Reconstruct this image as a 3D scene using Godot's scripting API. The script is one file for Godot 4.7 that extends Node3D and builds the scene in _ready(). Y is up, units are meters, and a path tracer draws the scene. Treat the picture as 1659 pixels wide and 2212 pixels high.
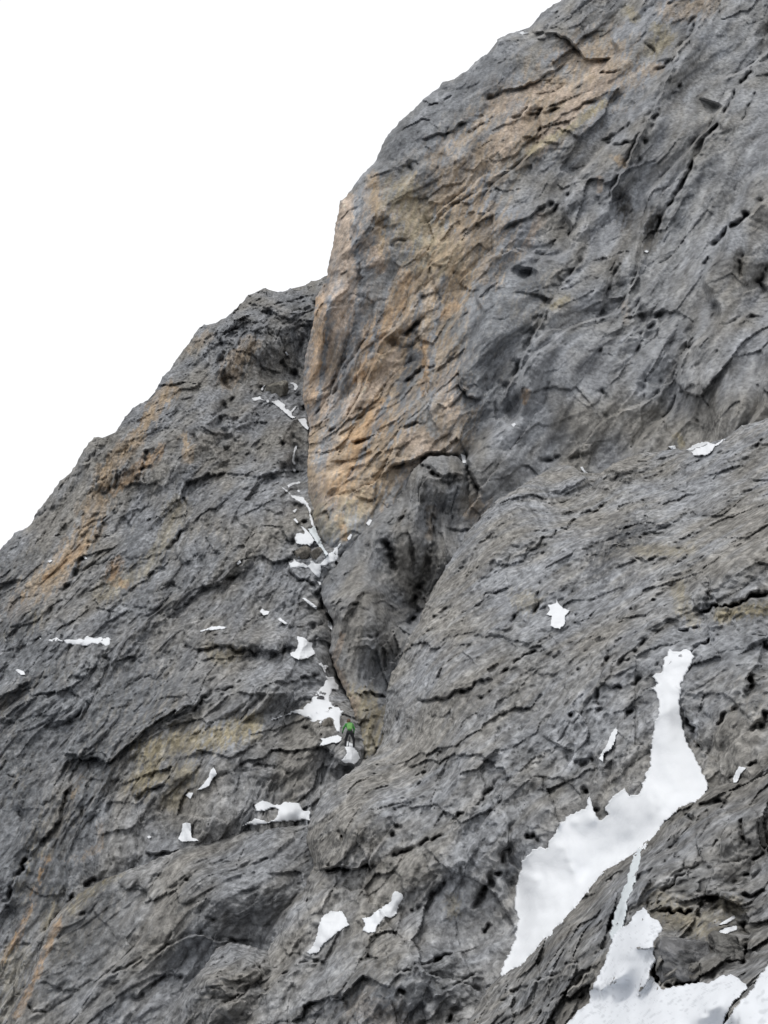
extends Node3D
# A high alpine rock face in overcast light. Every rock mass is a relief surface with its own distance and thickness.
# Outlines are listed as numbers read off a 1659 x 2212 survey sheet (su, sv) and carry a distance in metres,
# so that the sheet point (su, sv) at distance d is one point in the world.

const F := 2124.6          # survey focal length (55 degrees over 2212)
const CU := 829.5
const CV := 1106.0
const G0U := -180.0        # lattice origin shared by all rock masses
const G0V := -90.0
var S := 2.4               # lattice step
var NU := 0
var NV := 0
var eye := Vector3(0, 1.6, 0)
var right := Vector3.RIGHT
var up := Vector3.UP
var fwd := Vector3.FORWARD
var ZB := PackedFloat32Array()      # nearest rock distance on the lattice
var n_low := FastNoiseLite.new()
var n_mid := FastNoiseLite.new()
var n_rid := FastNoiseLite.new()
var n_cel := FastNoiseLite.new()
var n_val := FastNoiseLite.new()
var n_fin := FastNoiseLite.new()
var n_wrp := FastNoiseLite.new()
var n_ldg := FastNoiseLite.new()
var n_dom := FastNoiseLite.new()
var jit := PackedVector2Array()
var tlt := PackedVector3Array()
var rock_mats := {}
var rock_tex: Array = []
var snow_mat: StandardMaterial3D
var ice_mat: StandardMaterial3D
var used := {}

# survey crops: origin and scale on the sheet
const A := [0.0, 540.0, 0.3255]
const B := [540.0, 0.0, 0.3255]
const C := [1080.0, 0.0, 0.349]
const D := [540.0, 540.0, 0.3255]
const E := [1080.0, 540.0, 0.349]
const FF := [0.0, 1080.0, 0.3255]
const G := [540.0, 1080.0, 0.3255]
const H := [1080.0, 1080.0, 0.349]
const I := [0.0, 1620.0, 0.3255]
const J := [540.0, 1620.0, 0.3255]
const K := [1080.0, 1620.0, 0.349]
const L := [691.2, 1522.8, 0.07813]
const M := [583.2, 1350.0, 0.1302]
const N := [567.0, 961.2, 0.15137]
const O := [513.0, 810.0, 0.11392]
const W := [0.0, 0.0, 1.0]

func pts(c: Array, a: Array) -> PackedVector2Array:
	var r := PackedVector2Array()
	for i in range(0, a.size() - 1, 2):
		r.append(Vector2(c[0] + a[i] * c[2], c[1] + a[i + 1] * c[2]))
	return r

func at(u: float, v: float, z: float) -> Vector3:
	return eye + right * ((u - CU) / F * z) + up * ((CV - v) / F * z) + fwd * z

func numbered(called: String) -> String:
	if not used.has(called):
		used[called] = 0
		return called
	used[called] += 1
	return "%s_%03d" % [called, used[called]]

func tag(o: Node, label: String, category: String, group := "", kind := "") -> void:
	o.set_meta("label", label)
	if category != "": o.set_meta("category", category)
	if group != "": o.set_meta("group", group)
	if kind != "": o.set_meta("kind", kind)

func noise(kind: int, sd: int, octaves: int, fractal: int) -> FastNoiseLite:
	var n := FastNoiseLite.new()
	n.noise_type = kind
	n.seed = sd
	n.frequency = 1.0
	n.fractal_type = fractal
	n.fractal_octaves = octaves
	return n

func _ready() -> void:
	# ---- camera, sky, sun, exposure
	var cam := Camera3D.new()
	cam.name = "camera"
	cam.fov = 55.0
	cam.near = 0.1
	cam.far = 2000.0
	add_child(cam)
	cam.position = eye
	cam.rotation_degrees = Vector3(25.0, 0, 0)
	cam.current = true
	right = cam.transform.basis.x
	up = cam.transform.basis.y
	fwd = -cam.transform.basis.z
	var env := Environment.new()
	env.background_mode = Environment.BG_SKY
	var sky := Sky.new()
	var sm := ProceduralSkyMaterial.new()
	sm.sky_top_color = Color(0.985, 0.99, 1.0)
	sm.sky_horizon_color = Color(1.0, 1.0, 1.0)
	sm.sky_curve = 0.2
	sm.sky_energy_multiplier = 1.08
	sm.ground_bottom_color = Color(0.55, 0.57, 0.6)
	sm.ground_horizon_color = Color(0.72, 0.73, 0.75)
	sky.sky_material = sm
	env.sky = sky
	env.tonemap_mode = Environment.TONE_MAPPER_LINEAR
	env.tonemap_exposure = 0.9
	env.ssao_enabled = true
	env.ssil_enabled = true
	env.sdfgi_enabled = true
	var we := WorldEnvironment.new()
	we.name = "world_environment"
	we.environment = env
	add_child(we)
	var sun := DirectionalLight3D.new()
	sun.name = "sun"
	sun.light_energy = 0.4
	sun.light_color = Color(1.0, 0.985, 0.96)
	sun.light_angular_distance = 14.0
	sun.shadow_enabled = true
	sun.rotation_degrees = Vector3(-62.0, -28.0, 0)
	add_child(sun)

	NU = int(2190.0 / S) + 1
	NV = int(2460.0 / S) + 1
	ZB.resize(NU * NV)
	ZB.fill(1e6)
	n_low = noise(FastNoiseLite.TYPE_SIMPLEX_SMOOTH, 11, 3, FastNoiseLite.FRACTAL_FBM)
	n_mid = noise(FastNoiseLite.TYPE_SIMPLEX, 23, 4, FastNoiseLite.FRACTAL_FBM)
	n_rid = noise(FastNoiseLite.TYPE_SIMPLEX, 37, 3, FastNoiseLite.FRACTAL_RIDGED)
	n_cel = noise(FastNoiseLite.TYPE_CELLULAR, 41, 1, FastNoiseLite.FRACTAL_NONE)
	n_cel.cellular_return_type = FastNoiseLite.RETURN_DISTANCE2_SUB
	n_val = noise(FastNoiseLite.TYPE_CELLULAR, 41, 1, FastNoiseLite.FRACTAL_NONE)
	n_val.cellular_return_type = FastNoiseLite.RETURN_CELL_VALUE
	n_fin = noise(FastNoiseLite.TYPE_SIMPLEX, 59, 2, FastNoiseLite.FRACTAL_FBM)
	n_wrp = noise(FastNoiseLite.TYPE_SIMPLEX, 71, 2, FastNoiseLite.FRACTAL_FBM)
	n_ldg = noise(FastNoiseLite.TYPE_SIMPLEX, 97, 2, FastNoiseLite.FRACTAL_FBM)
	n_dom = noise(FastNoiseLite.TYPE_CELLULAR, 131, 1, FastNoiseLite.FRACTAL_NONE)
	n_dom.cellular_return_type = FastNoiseLite.RETURN_DISTANCE
	var rng := RandomNumberGenerator.new()
	rng.seed = 2024
	for k in 4096:
		jit.append(Vector2(rng.randf_range(0.08, 0.92), rng.randf_range(0.08, 0.92)))
		tlt.append(Vector3(rng.randfn() * 0.55, rng.randfn() * 0.55, rng.randf_range(-0.45, 0.45)))
	make_materials()
	var t0 := Time.get_ticks_msec()
	build_rock()
	print("rock ", Time.get_ticks_msec() - t0)
	build_snow()
	build_boulders()
	build_climber()
	print("snow ", Time.get_ticks_msec() - t0)

# ------------------------------------------------------------------ materials
func grain_image(size: int, sd: int, lo: float, hi: float, freq: float) -> Image:
	var n := noise(FastNoiseLite.TYPE_SIMPLEX, sd, 5, FastNoiseLite.FRACTAL_FBM)
	n.frequency = freq
	var im := n.get_seamless_image(size, size)
	im.convert(Image.FORMAT_RGB8)
	for y in size:
		for x in size:
			var k := lerpf(lo, hi, im.get_pixel(x, y).r)
			im.set_pixel(x, y, Color(k, k, k))
	return im

func rock_image(size: int, sd: int, lo: float, hi: float) -> Image:
	var n := noise(FastNoiseLite.TYPE_SIMPLEX, sd, 6, FastNoiseLite.FRACTAL_FBM)
	n.frequency = 0.012
	n.fractal_gain = 0.62
	var r := noise(FastNoiseLite.TYPE_SIMPLEX, sd + 1, 4, FastNoiseLite.FRACTAL_RIDGED)
	r.frequency = 0.014
	var a := n.get_seamless_image(size, size)
	var b := r.get_seamless_image(size, size)
	a.convert(Image.FORMAT_L8)
	b.convert(Image.FORMAT_L8)
	var da := a.get_data()
	var db := b.get_data()
	for k in da.size():
		var x := clampf((da[k] / 255.0 - 0.5) * 1.7 + 0.62 - 0.35 * pow(db[k] / 255.0, 3.0), 0.0, 1.0)
		da[k] = int(255.0 * lerpf(lo, hi, x))
	var im := Image.create_from_data(size, size, false, Image.FORMAT_L8, da)
	im.convert(Image.FORMAT_RGB8)
	return im

func rock_material(bump: float, clean: bool) -> StandardMaterial3D:
	var key := "%s %s" % [bump, clean]
	if not rock_mats.has(key):
		var m := StandardMaterial3D.new()
		m.resource_name = "limestone"
		m.vertex_color_use_as_albedo = true
		m.albedo_texture = rock_tex[1 if clean else 0]
		m.uv1_triplanar = true
		m.uv1_world_triplanar = true
		m.uv1_scale = Vector3(0.11, 0.11, 0.11)
		m.heightmap_enabled = true
		m.heightmap_texture = rock_tex[2]
		m.heightmap_scale = bump
		m.roughness = 0.92
		m.metallic_specular = 0.25
		rock_mats[key] = m
	return rock_mats[key]

func make_materials() -> void:
	rock_tex = [ImageTexture.create_from_image(rock_image(1024, 5, 0.55, 1.0)), ImageTexture.create_from_image(rock_image(1024, 5, 0.74, 1.0)), ImageTexture.create_from_image(rock_image(1024, 9, 0.0, 1.0))]
	snow_mat = StandardMaterial3D.new()
	snow_mat.resource_name = "old_snow"
	snow_mat.vertex_color_use_as_albedo = true
	snow_mat.albedo_color = Color.WHITE
	snow_mat.uv1_triplanar = true
	snow_mat.uv1_world_triplanar = true
	snow_mat.uv1_scale = Vector3(0.3, 0.3, 0.3)
	snow_mat.heightmap_enabled = true
	snow_mat.heightmap_texture = ImageTexture.create_from_image(grain_image(256, 15, 0.0, 1.0, 0.02))
	snow_mat.heightmap_scale = 2.0
	snow_mat.roughness = 0.85
	ice_mat = StandardMaterial3D.new()
	ice_mat.resource_name = "water_ice"
	ice_mat.vertex_color_use_as_albedo = true
	ice_mat.uv1_triplanar = true
	ice_mat.uv1_world_triplanar = true
	ice_mat.uv1_scale = Vector3(0.3, 0.3, 0.3)
	ice_mat.heightmap_enabled = true
	ice_mat.heightmap_texture = snow_mat.heightmap_texture
	ice_mat.heightmap_scale = 4.0
	ice_mat.roughness = 0.35

# ------------------------------------------------------------------ rock masses
const GREY := Color(0.378, 0.390, 0.412)
const BROWN := Color(0.355, 0.343, 0.322)
const TINTS := [
	Color(0.46, 0.36, 0.255),   # 0 tan
	Color(0.46, 0.32, 0.20),   # 1 orange
	Color(0.49, 0.40, 0.325),   # 2 pinkish tan
	Color(0.225, 0.235, 0.25), # 3 blue grey
	Color(0.10, 0.105, 0.115), # 4 blackish mineral stain
	Color(0.38, 0.335, 0.235),   # 5 yellowish
	Color(0.33, 0.335, 0.34),  # 6 pale grey
	Color(0.15, 0.14, 0.125),  # 7 dark brown
]

func roughen(poly: PackedVector2Array, closed: bool, step: float, amp: float, freq := 0.09) -> PackedVector2Array:
	var r := PackedVector2Array()
	var n := poly.size()
	for i in (n if closed else n - 1):
		var a := poly[i]
		var b := poly[(i + 1) % n]
		var k := maxi(1, int(a.distance_to(b) / step))
		for j in k:
			var p := a.lerp(b, float(j) / k)
			var d := (b - a).normalized().orthogonal()
			var w := n_wrp.get_noise_2d(p.x * freq, p.y * freq) + 0.5 * n_wrp.get_noise_2d(p.x * freq * 3.3, p.y * freq * 3.3)
			r.append(p + d * w * amp)
	if not closed: r.append(poly[n - 1])
	return r

var plane := [0.0, 0.0, 0.0]
func on_plane(p: Vector2) -> Vector3:
	var inv: float = plane[0] + plane[1] * (p.x - CU) / 1000.0 + plane[2] * (p.y - CV) / 1000.0
	return at(p.x, p.y, 1.0 / maxf(inv, 0.002))

# control = [u, v, distance] triples; returns distance on a coarse lattice, every 8 steps
func distance_field(control: Array, i0: int, j0: int, nu: int, nv: int, reach: float) -> PackedFloat32Array:
	var m := control.size()
	# least squares plane of 1/z
	var a := [[0.0, 0.0, 0.0], [0.0, 0.0, 0.0], [0.0, 0.0, 0.0]]
	var b := [0.0, 0.0, 0.0]
	for c in control:
		var f := [1.0, (c[0] - CU) / 1000.0, (c[1] - CV) / 1000.0]
		for p in 3:
			for q in 3: a[p][q] += f[p] * f[q]
			b[p] += f[p] / c[2]
	for p in 3:
		var d: float = a[p][p]
		for q in 3: a[p][q] /= d
		b[p] /= d
		for o in 3:
			if o != p:
				var k: float = a[o][p]
				for q in 3: a[o][q] -= k * a[p][q]
				b[o] -= k * b[p]
	plane = [b[0], b[1], b[2]]
	var res := PackedFloat32Array()
	for c in control:
		res.append(1.0 / c[2] - (b[0] + b[1] * (c[0] - CU) / 1000.0 + b[2] * (c[1] - CV) / 1000.0))
	var r := PackedFloat32Array()
	var cu := nu / 8 + 2
	var cv := nv / 8 + 2
	for jj in cv:
		for ii in cu:
			var u := G0U + (i0 + ii * 8) * S
			var v := G0V + (j0 + jj * 8) * S
			var sw := 1e-9
			var sr := 0.0
			for q in m:
				var d2 := pow(control[q][0] - u, 2) + pow(control[q][1] - v, 2)
				var w := 1.0 / pow(d2 + reach * reach * 0.1, 1.6) * exp(-d2 / (reach * reach * 4.0))
				sw += w
				sr += w * res[q]
			var inv: float = b[0] + b[1] * (u - CU) / 1000.0 + b[2] * (v - CV) / 1000.0 + sr / sw
			r.append(1.0 / maxf(inv, 0.002))
	return r

func rock_mass(called: String, label: String, c: Dictionary) -> void:
	var poly: PackedVector2Array = roughen(c.poly, true, 5.0, c.get("edge", 2.5))
	var lo := Vector2(1e9, 1e9)
	var hi := Vector2(-1e9, -1e9)
	for p in poly:
		lo = lo.min(p)
		hi = hi.max(p)
	var wide: float = c.get("wide", 33.0)     # how far the far side rolls away
	var i0 := clampi(int((lo.x - wide - G0U) / S), 0, NU - 2)
	var j0 := clampi(int((lo.y - wide - G0V) / S), 0, NV - 2)
	var i1 := clampi(int((hi.x + wide - G0U) / S) + 1, 1, NU - 1)
	var j1 := clampi(int((hi.y + wide - G0V) / S) + 1, 1, NV - 1)
	var nu := i1 - i0 + 1
	var nv := j1 - j0 + 1
	var n := nu * nv
	var inside := PackedByteArray()
	inside.resize(n)
	var np := poly.size()
	for j in nv:
		var v := G0V + (j0 + j) * S + 0.013
		var xs := []
		for k in np:
			var a := poly[k]
			var b := poly[(k + 1) % np]
			if (a.y > v) != (b.y > v):
				xs.append(a.x + (v - a.y) / (b.y - a.y) * (b.x - a.x))
		xs.sort()
		for q in range(0, xs.size() - 1, 2):
			var f := maxi(0, int(ceil((xs[q] - G0U) / S)) - i0)
			var t := mini(nu - 1, int(floor((xs[q + 1] - G0U) / S)) - i0)
			for i in range(f, t + 1): inside[j * nu + i] = 1
	# nearest outline point
	var dist := PackedFloat32Array()
	dist.resize(n)
	dist.fill(1e4)
	var near := PackedVector2Array()
	near.resize(n)
	for k in np:
		var a := poly[k]
		var b := poly[(k + 1) % np]
		var fi := maxi(i0, int((minf(a.x, b.x) - wide - G0U) / S))
		var ti := mini(i1, int((maxf(a.x, b.x) + wide - G0U) / S) + 1)
		var fj := maxi(j0, int((minf(a.y, b.y) - wide - G0V) / S))
		var tj := mini(j1, int((maxf(a.y, b.y) + wide - G0V) / S) + 1)
		var ab := b - a
		var l2 := maxf(ab.length_squared(), 1e-6)
		for j in range(fj, tj + 1):
			for i in range(fi, ti + 1):
				var p := Vector2(G0U + i * S, G0V + j * S)
				var t := clampf((p - a).dot(ab) / l2, 0.0, 1.0)
				var q := a + ab * t
				var d := p.distance_to(q)
				var at_ := (j - j0) * nu + i - i0
				if d < dist[at_]:
					dist[at_] = d
					near[at_] = q
	# relief of cracks, steps and bulges (metres towards the viewer)
	var relief := PackedFloat32Array()
	relief.resize(n)
	var tint := PackedFloat32Array()
	tint.resize(n)
	var tint_of := PackedByteArray()
	tint_of.resize(n)
	var rough := PackedFloat32Array()
	rough.resize(n)
	rough.fill(1.0)
	var tints: Array = c.get("tints", [])
	var tone := PackedColorArray()
	tone.resize(n)
	for s in c.get("strokes", []):
		stroke(s, relief, i0, j0, nu, nv, c.get("wander", 8.0))
	for b in c.get("bulges", []):
		# [u, v, ru, rv, degrees, metres]
		var r0 := maxf(b[2], b[3]) * 2.2
		var ca := cos(deg_to_rad(b[4]))
		var sa := sin(deg_to_rad(b[4]))
		for j in range(maxi(0, int((b[1] - r0 - G0V) / S) - j0), mini(nv - 1, int((b[1] + r0 - G0V) / S) - j0) + 1):
			for i in range(maxi(0, int((b[0] - r0 - G0U) / S) - i0), mini(nu - 1, int((b[0] + r0 - G0U) / S) - i0) + 1):
				var du: float = G0U + (i0 + i) * S - b[0]
				var dv: float = G0V + (j0 + j) * S - b[1]
				var e: float = pow((du * ca - dv * sa) / b[2], 2) + pow((du * sa + dv * ca) / b[3], 2)
				relief[j * nu + i] += b[5] * exp(-e)
	for b in c.get("smooth", []):
		# [u, v, ru, rv, degrees, factor] where the face is cleaner or more broken
		var r0 := maxf(b[2], b[3]) * 2.2
		var ca := cos(deg_to_rad(b[4]))
		var sa := sin(deg_to_rad(b[4]))
		for j in range(maxi(0, int((b[1] - r0 - G0V) / S) - j0), mini(nv - 1, int((b[1] + r0 - G0V) / S) - j0) + 1):
			for i in range(maxi(0, int((b[0] - r0 - G0U) / S) - i0), mini(nu - 1, int((b[0] + r0 - G0U) / S) - i0) + 1):
				var du: float = G0U + (i0 + i) * S - b[0]
				var dv: float = G0V + (j0 + j) * S - b[1]
				var e: float = pow((du * ca - dv * sa) / b[2], 2) + pow((du * sa + dv * ca) / b[3], 2)
				rough[j * nu + i] = lerpf(rough[j * nu + i], b[5], exp(-e * e))
	var zc := distance_field(c.control, i0, j0, nu, nv, c.get("reach", 160.0))
	var cu := nu / 8 + 2
	var th := deg_to_rad(c.angle)
	var ca := cos(th)
	var sa := sin(th)
	# axes of the mean plane: t1 along the strata, t2 across them, t3 out of the face
	var mid := Vector2.ZERO
	for q in c.control: mid += Vector2(q[0], q[1]) / c.control.size()
	mid = c.get("centre", mid)
	var pc := on_plane(mid)
	var t1 := (on_plane(mid + Vector2(ca, -sa) * 20.0) - pc).normalized()
	var t3 := (on_plane(mid + Vector2(20, 0)) - pc).cross(on_plane(mid + Vector2(0, 20)) - pc).normalized()
	var t2 := t3.cross(t1)
	if t2.y < 0.0: t2 = -t2
	var sc: float = c.get("scale", 1.0)
	var a_big: float = c.get("big", 1.0)
	var a_str: float = c.get("strata", 0.5)
	var a_blk: float = c.get("blocks", 0.3)
	var a_pit: float = c.get("pits", 0.2)
	var a_fin: float = c.get("fine", 0.1)
	var period: float = c.get("period", 1.6) * sc
	var round_r: float = c.get("round_r", 26.0)
	var round_a: float = c.get("round_a", 2.5)
	var brown_bias: float = c.get("brown", 0.0)
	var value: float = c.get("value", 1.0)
	var mottle: float = c.get("mottle", 0.3)
	var warp: float = c.get("warp", 1.8)
	var bs: float = c.get("block_size", 1.0)
	var a_saw: float = c.get("saw", 0.4)
	var a_ldg: float = c.get("ledges", 1.5)
	var a_fc1: float = c.get("facets", 1.0)
	var a_fc2: float = c.get("chips", 0.4)
	var fc_b: float = c.get("facet_b", 1.0)
	var a_lmp: float = c.get("lumps", 0.0)
	var a_slb: float = c.get("slabs", 0.0)
	var slab_p: float = c.get("slab_period", 8.0)
	var stretch: float = c.get("stretch", 1.0)
	var iso: float = c.get("iso", 1.0)
	var back: float = c.get("back", 0.15)
	var z := PackedFloat32Array()
	z.resize(n)
	# colour strokes first, as weights
	for j in nv:
		for i in nu:
			var id := j * nu + i
			if inside[id] == 0 and dist[id] > wide: continue
			var u := G0U + (i0 + i) * S
			var v := G0V + (j0 + j) * S
			if inside[id] == 0:
				u = near[id].x
				v = near[id].y
			var fx := float(i) / 8.0
			var fy := float(j) / 8.0
			var ix := int(fx)
			var iy := int(fy)
			fx -= ix
			fy -= iy
			var q := iy * cu + ix
			var z0 := lerpf(lerpf(zc[q], zc[q + 1], fx), lerpf(zc[q + cu], zc[q + cu + 1], fx), fy)
			var xc := (u - CU) / F * z0
			var yc := (CV - v) / F * z0
			var w := n_low.get_noise_3d(xc / 22.0, yc / 22.0, z0 / 22.0)
			var wp := at(u, v, z0)
			var a := wp.dot(t1) / (sc * stretch)
			var b := wp.dot(t2) / sc + w * warp
			var d := wp.dot(t3) / sc
			var rg := rough[id]
			var big := n_low.get_noise_3d(a / 13.0 + 40.0, b / 8.0, d / 20.0)
			var m := n_mid.get_noise_3d(a / 5.0, b / (1.8 * iso), d / 6.0)
			var r := n_rid.get_noise_3d(a / 7.0, b / (2.6 * iso), d / 10.0)
			var sb := b * sc / period + m * 0.7
			var saw: float = sb - floorf(sb)
			saw = saw * smoothstep(1.0, 0.86, saw)
			var cl := n_cel.get_noise_3d(a / (2.4 * bs) + m * 0.3, b / (0.95 * bs * iso) + m * 0.4, d / (3.5 * bs)) + 1.0
			var cell := n_val.get_noise_3d(a / (2.4 * bs) + m * 0.3, b / (0.95 * bs * iso) + m * 0.4, d / (3.5 * bs))
			var fi := n_fin.get_noise_3d(a / 0.6, b / (0.36 * iso), d / 0.6)
			var pit := n_fin.get_noise_3d(a / 1.15 + 31.0, b / (0.75 * iso), d / 1.3)
			var m2 := n_mid.get_noise_3d(a / 1.7 + 13.0, b / (0.7 * iso), d / 2.5)
			var h := big * a_big * sc + (terrace(m, 5.0) * 0.75 + (r - 0.3) * 0.35) * a_str * sc * rg
			h += terrace(m2, 4.0) * 0.42 * a_str * sc * rg
			# broad ledges and angular blocks
			var lg := n_ldg.get_noise_3d(a * stretch / 13.0 + 3.0, b / 6.5 + m * 0.12, d / 14.0)
			var lt := lg * 2.6
			var lf := floorf(lt)
			h += (lf + smoothstep(0.25, 0.5, lt - lf)) / 2.6 * a_ldg * sc * clampf(rg * 1.4, 0.3, 1.2)
			var lg2 := n_ldg.get_noise_3d(a * stretch / 4.5 + 83.0, b / 3.2 + m * 0.12, d / 5.0)
			lt = lg2 * 2.4
			lf = floorf(lt)
			h += (lf + smoothstep(0.25, 0.55, lt - lf)) / 2.4 * a_ldg * 0.4 * sc * clampf(rg, 0.3, 1.3)
			# joint-bounded blocks: flat tilted faces that meet in sharp breaks
			for lev in 2:
				var ampl := a_fc1 * clampf(rg * 1.3, 0.25, 1.1) if lev == 0 else a_fc2 * rg
				if ampl <= 0.0: continue
				var cell_a := 7.5 if lev == 0 else 2.3
				var cell_b := (4.6 if lev == 0 else 1.5) * fc_b
				var fa := a * stretch / cell_a + m * 0.10 + lev * 57.3
				var fb := b / cell_b + m * 0.12 + fa * 0.15
				var ia := int(floorf(fa))
				var ib := int(floorf(fb))
				fa -= ia
				fb -= ib
				var d1 := 9.0
				var d2 := 9.0
				var hit := 0
				var hx := 0.0
				var hy := 0.0
				for dj in range(-1, 2):
					for di in range(-1, 2):
						var hh := (((ia + di) * 73856093) ^ ((ib + dj) * 19349663)) & 4095
						var ex := fa - di - jit[hh].x
						var ey := fb - dj - jit[hh].y
						var dd := ex * ex + ey * ey
						if dd < d1:
							d2 = d1
							d1 = dd
							hit = hh
							hx = ex
							hy = ey
						elif dd < d2: d2 = dd
				var tl := tlt[hit]
				var gap := sqrt(d2) - sqrt(d1)
				h += (tl.x * hx + tl.y * hy + tl.z - 0.18 * smoothstep(0.07, 0.0, gap) * absf(tl.z + 0.3)) * ampl * sc
			if a_lmp > 0.0:
				# rounded lumps with creases between them
				var q1 := n_dom.get_noise_3d(a * stretch / 5.5 + m * 0.2, b / 4.2 + m2 * 0.08, d / 5.5) + 1.0
				var q2 := n_dom.get_noise_3d(a * stretch / 1.9 + 31.0 + m2 * 0.15, b / 1.5 + m * 0.25, d / 2.0) + 1.0
				h += ((1.0 - q1 * q1) * 1.0 + (1.0 - q2 * q2) * 0.42 * rg) * a_lmp * sc
			if a_slb > 0.0:
				var sl := b / slab_p + 0.35 * w + 0.08 * lg
				sl -= floorf(sl)
				h += (sl * smoothstep(1.0, 0.955, sl) - 0.5) * a_slb * sc
			h += (saw - 0.5) * a_str * a_saw * sc * rg * clampf(0.6 + big * 1.6, 0.1, 1.4)
			h += (cell * 0.5 - 0.5 * smoothstep(0.22, 0.0, cl)) * a_blk * sc * rg
			h -= smoothstep(0.18, 0.6, pit) * a_pit * sc * rg
			h += fi * a_fin * sc * rg
			h += relief[id]
			var zz := z0 - h
			if inside[id] == 1:
				if dist[id] < round_r:
					var k := 1.0 - dist[id] / round_r
					zz += round_a * k * k
			else:
				zz += round_a + back * dist[id] * 1.0
			z[id] = zz
			# colour of the stone
			var patch := n_low.get_noise_3d(xc / 9.0 + 7.0, yc / 14.0, z0 / 12.0) + 0.5 * n_mid.get_noise_3d(a / 6.0 + 9.0, b / 2.0, d / 5.0)
			var k2 := clampf(0.5 + patch * 1.3 + brown_bias, 0.0, 1.0)
			var col := GREY.lerp(BROWN, k2)
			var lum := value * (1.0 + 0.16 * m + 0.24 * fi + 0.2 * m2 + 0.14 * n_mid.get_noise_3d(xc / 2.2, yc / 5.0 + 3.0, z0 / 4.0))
			lum *= 1.0 + mottle * (n_mid.get_noise_3d(a / 4.2 + 5.0, b / (0.9 * iso), d / 20.0) + 0.6 * n_low.get_noise_3d(xc / 4.0 + 60.0, yc / 5.0, z0 / 9.0))
			lum *= 1.0 - 0.3 * smoothstep(0.3, 0.7, n_mid.get_noise_3d(a / 1.6 + 77.0, b / (0.8 * iso), d))
			col = Color(col.r * lum, col.g * lum, col.b * lum)
			tone[id] = col
	for t in tints:
		tint_stroke(t, tone, z, i0, j0, nu, nv, ca, sa)
	# surface
	var vid := PackedInt32Array()
	vid.resize(n)
	vid.fill(-1)
	var vs := PackedVector3Array()
	var cs := PackedColorArray()
	for j in nv:
		for i in nu:
			var id := j * nu + i
			if inside[id] == 0 and dist[id] > wide: continue
			vid[id] = vs.size()
			var u := G0U + (i0 + i) * S
			var v := G0V + (j0 + j) * S
			if inside[id] == 0:
				var q := near[id]
				var out := Vector2(u, v) - q
				q -= out * 0.12
				u = q.x
				v = q.y
			else:
				var g := (j0 + j) * NU + i0 + i
				ZB[g] = minf(ZB[g], z[id])
			vs.append(at(u, v, z[id]))
			var col := tone[id]
			cs.append(Color(clampf(col.r, 0.02, 0.9), clampf(col.g, 0.02, 0.9), clampf(col.b, 0.02, 0.9)))
	var ind := PackedInt32Array()
	var nrm := PackedVector3Array()
	nrm.resize(vs.size())
	for j in nv - 1:
		for i in nu - 1:
			var p := vid[j * nu + i]
			var q := vid[j * nu + i + 1]
			var r := vid[(j + 1) * nu + i]
			var s := vid[(j + 1) * nu + i + 1]
			if p < 0 or q < 0 or r < 0 or s < 0: continue
			if (i + j) % 2 == 0:
				tri(vs, nrm, ind, p, q, s)
				tri(vs, nrm, ind, p, s, r)
			else:
				tri(vs, nrm, ind, p, q, r)
				tri(vs, nrm, ind, q, s, r)
	for k in nrm.size(): nrm[k] = nrm[k].normalized()
	var o := MeshInstance3D.new()
	o.mesh = mesh_of(vs, nrm, cs, ind, rock_material(c.get("bump", 14.0), c.get("clean", false)))
	o.name = numbered(called)
	tag(o, label, "rock face", "", "structure")
	add_child(o, true)
	print(called, " ", vs.size())

func terrace(x: float, k: float) -> float:
	var t := x * k
	var f := floorf(t)
	return (f + smoothstep(0.25, 0.6, t - f)) / k

func tri(vs: PackedVector3Array, nrm: PackedVector3Array, ind: PackedInt32Array, a: int, b: int, c: int) -> void:
	var k := (vs[c] - vs[a]).cross(vs[b] - vs[a])
	nrm[a] += k
	nrm[b] += k
	nrm[c] += k
	ind.append(a)
	ind.append(b)
	ind.append(c)

func mesh_of(vs: PackedVector3Array, nrm: PackedVector3Array, cs: PackedColorArray, ind: PackedInt32Array, m: Material) -> ArrayMesh:
	var arr := []
	arr.resize(Mesh.ARRAY_MAX)
	arr[Mesh.ARRAY_VERTEX] = vs
	arr[Mesh.ARRAY_NORMAL] = nrm
	if cs.size() > 0: arr[Mesh.ARRAY_COLOR] = cs
	arr[Mesh.ARRAY_INDEX] = ind
	var me := ArrayMesh.new()
	me.add_surface_from_arrays(Mesh.PRIMITIVE_TRIANGLES, arr)
	me.surface_set_material(0, m)
	return me

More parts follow.
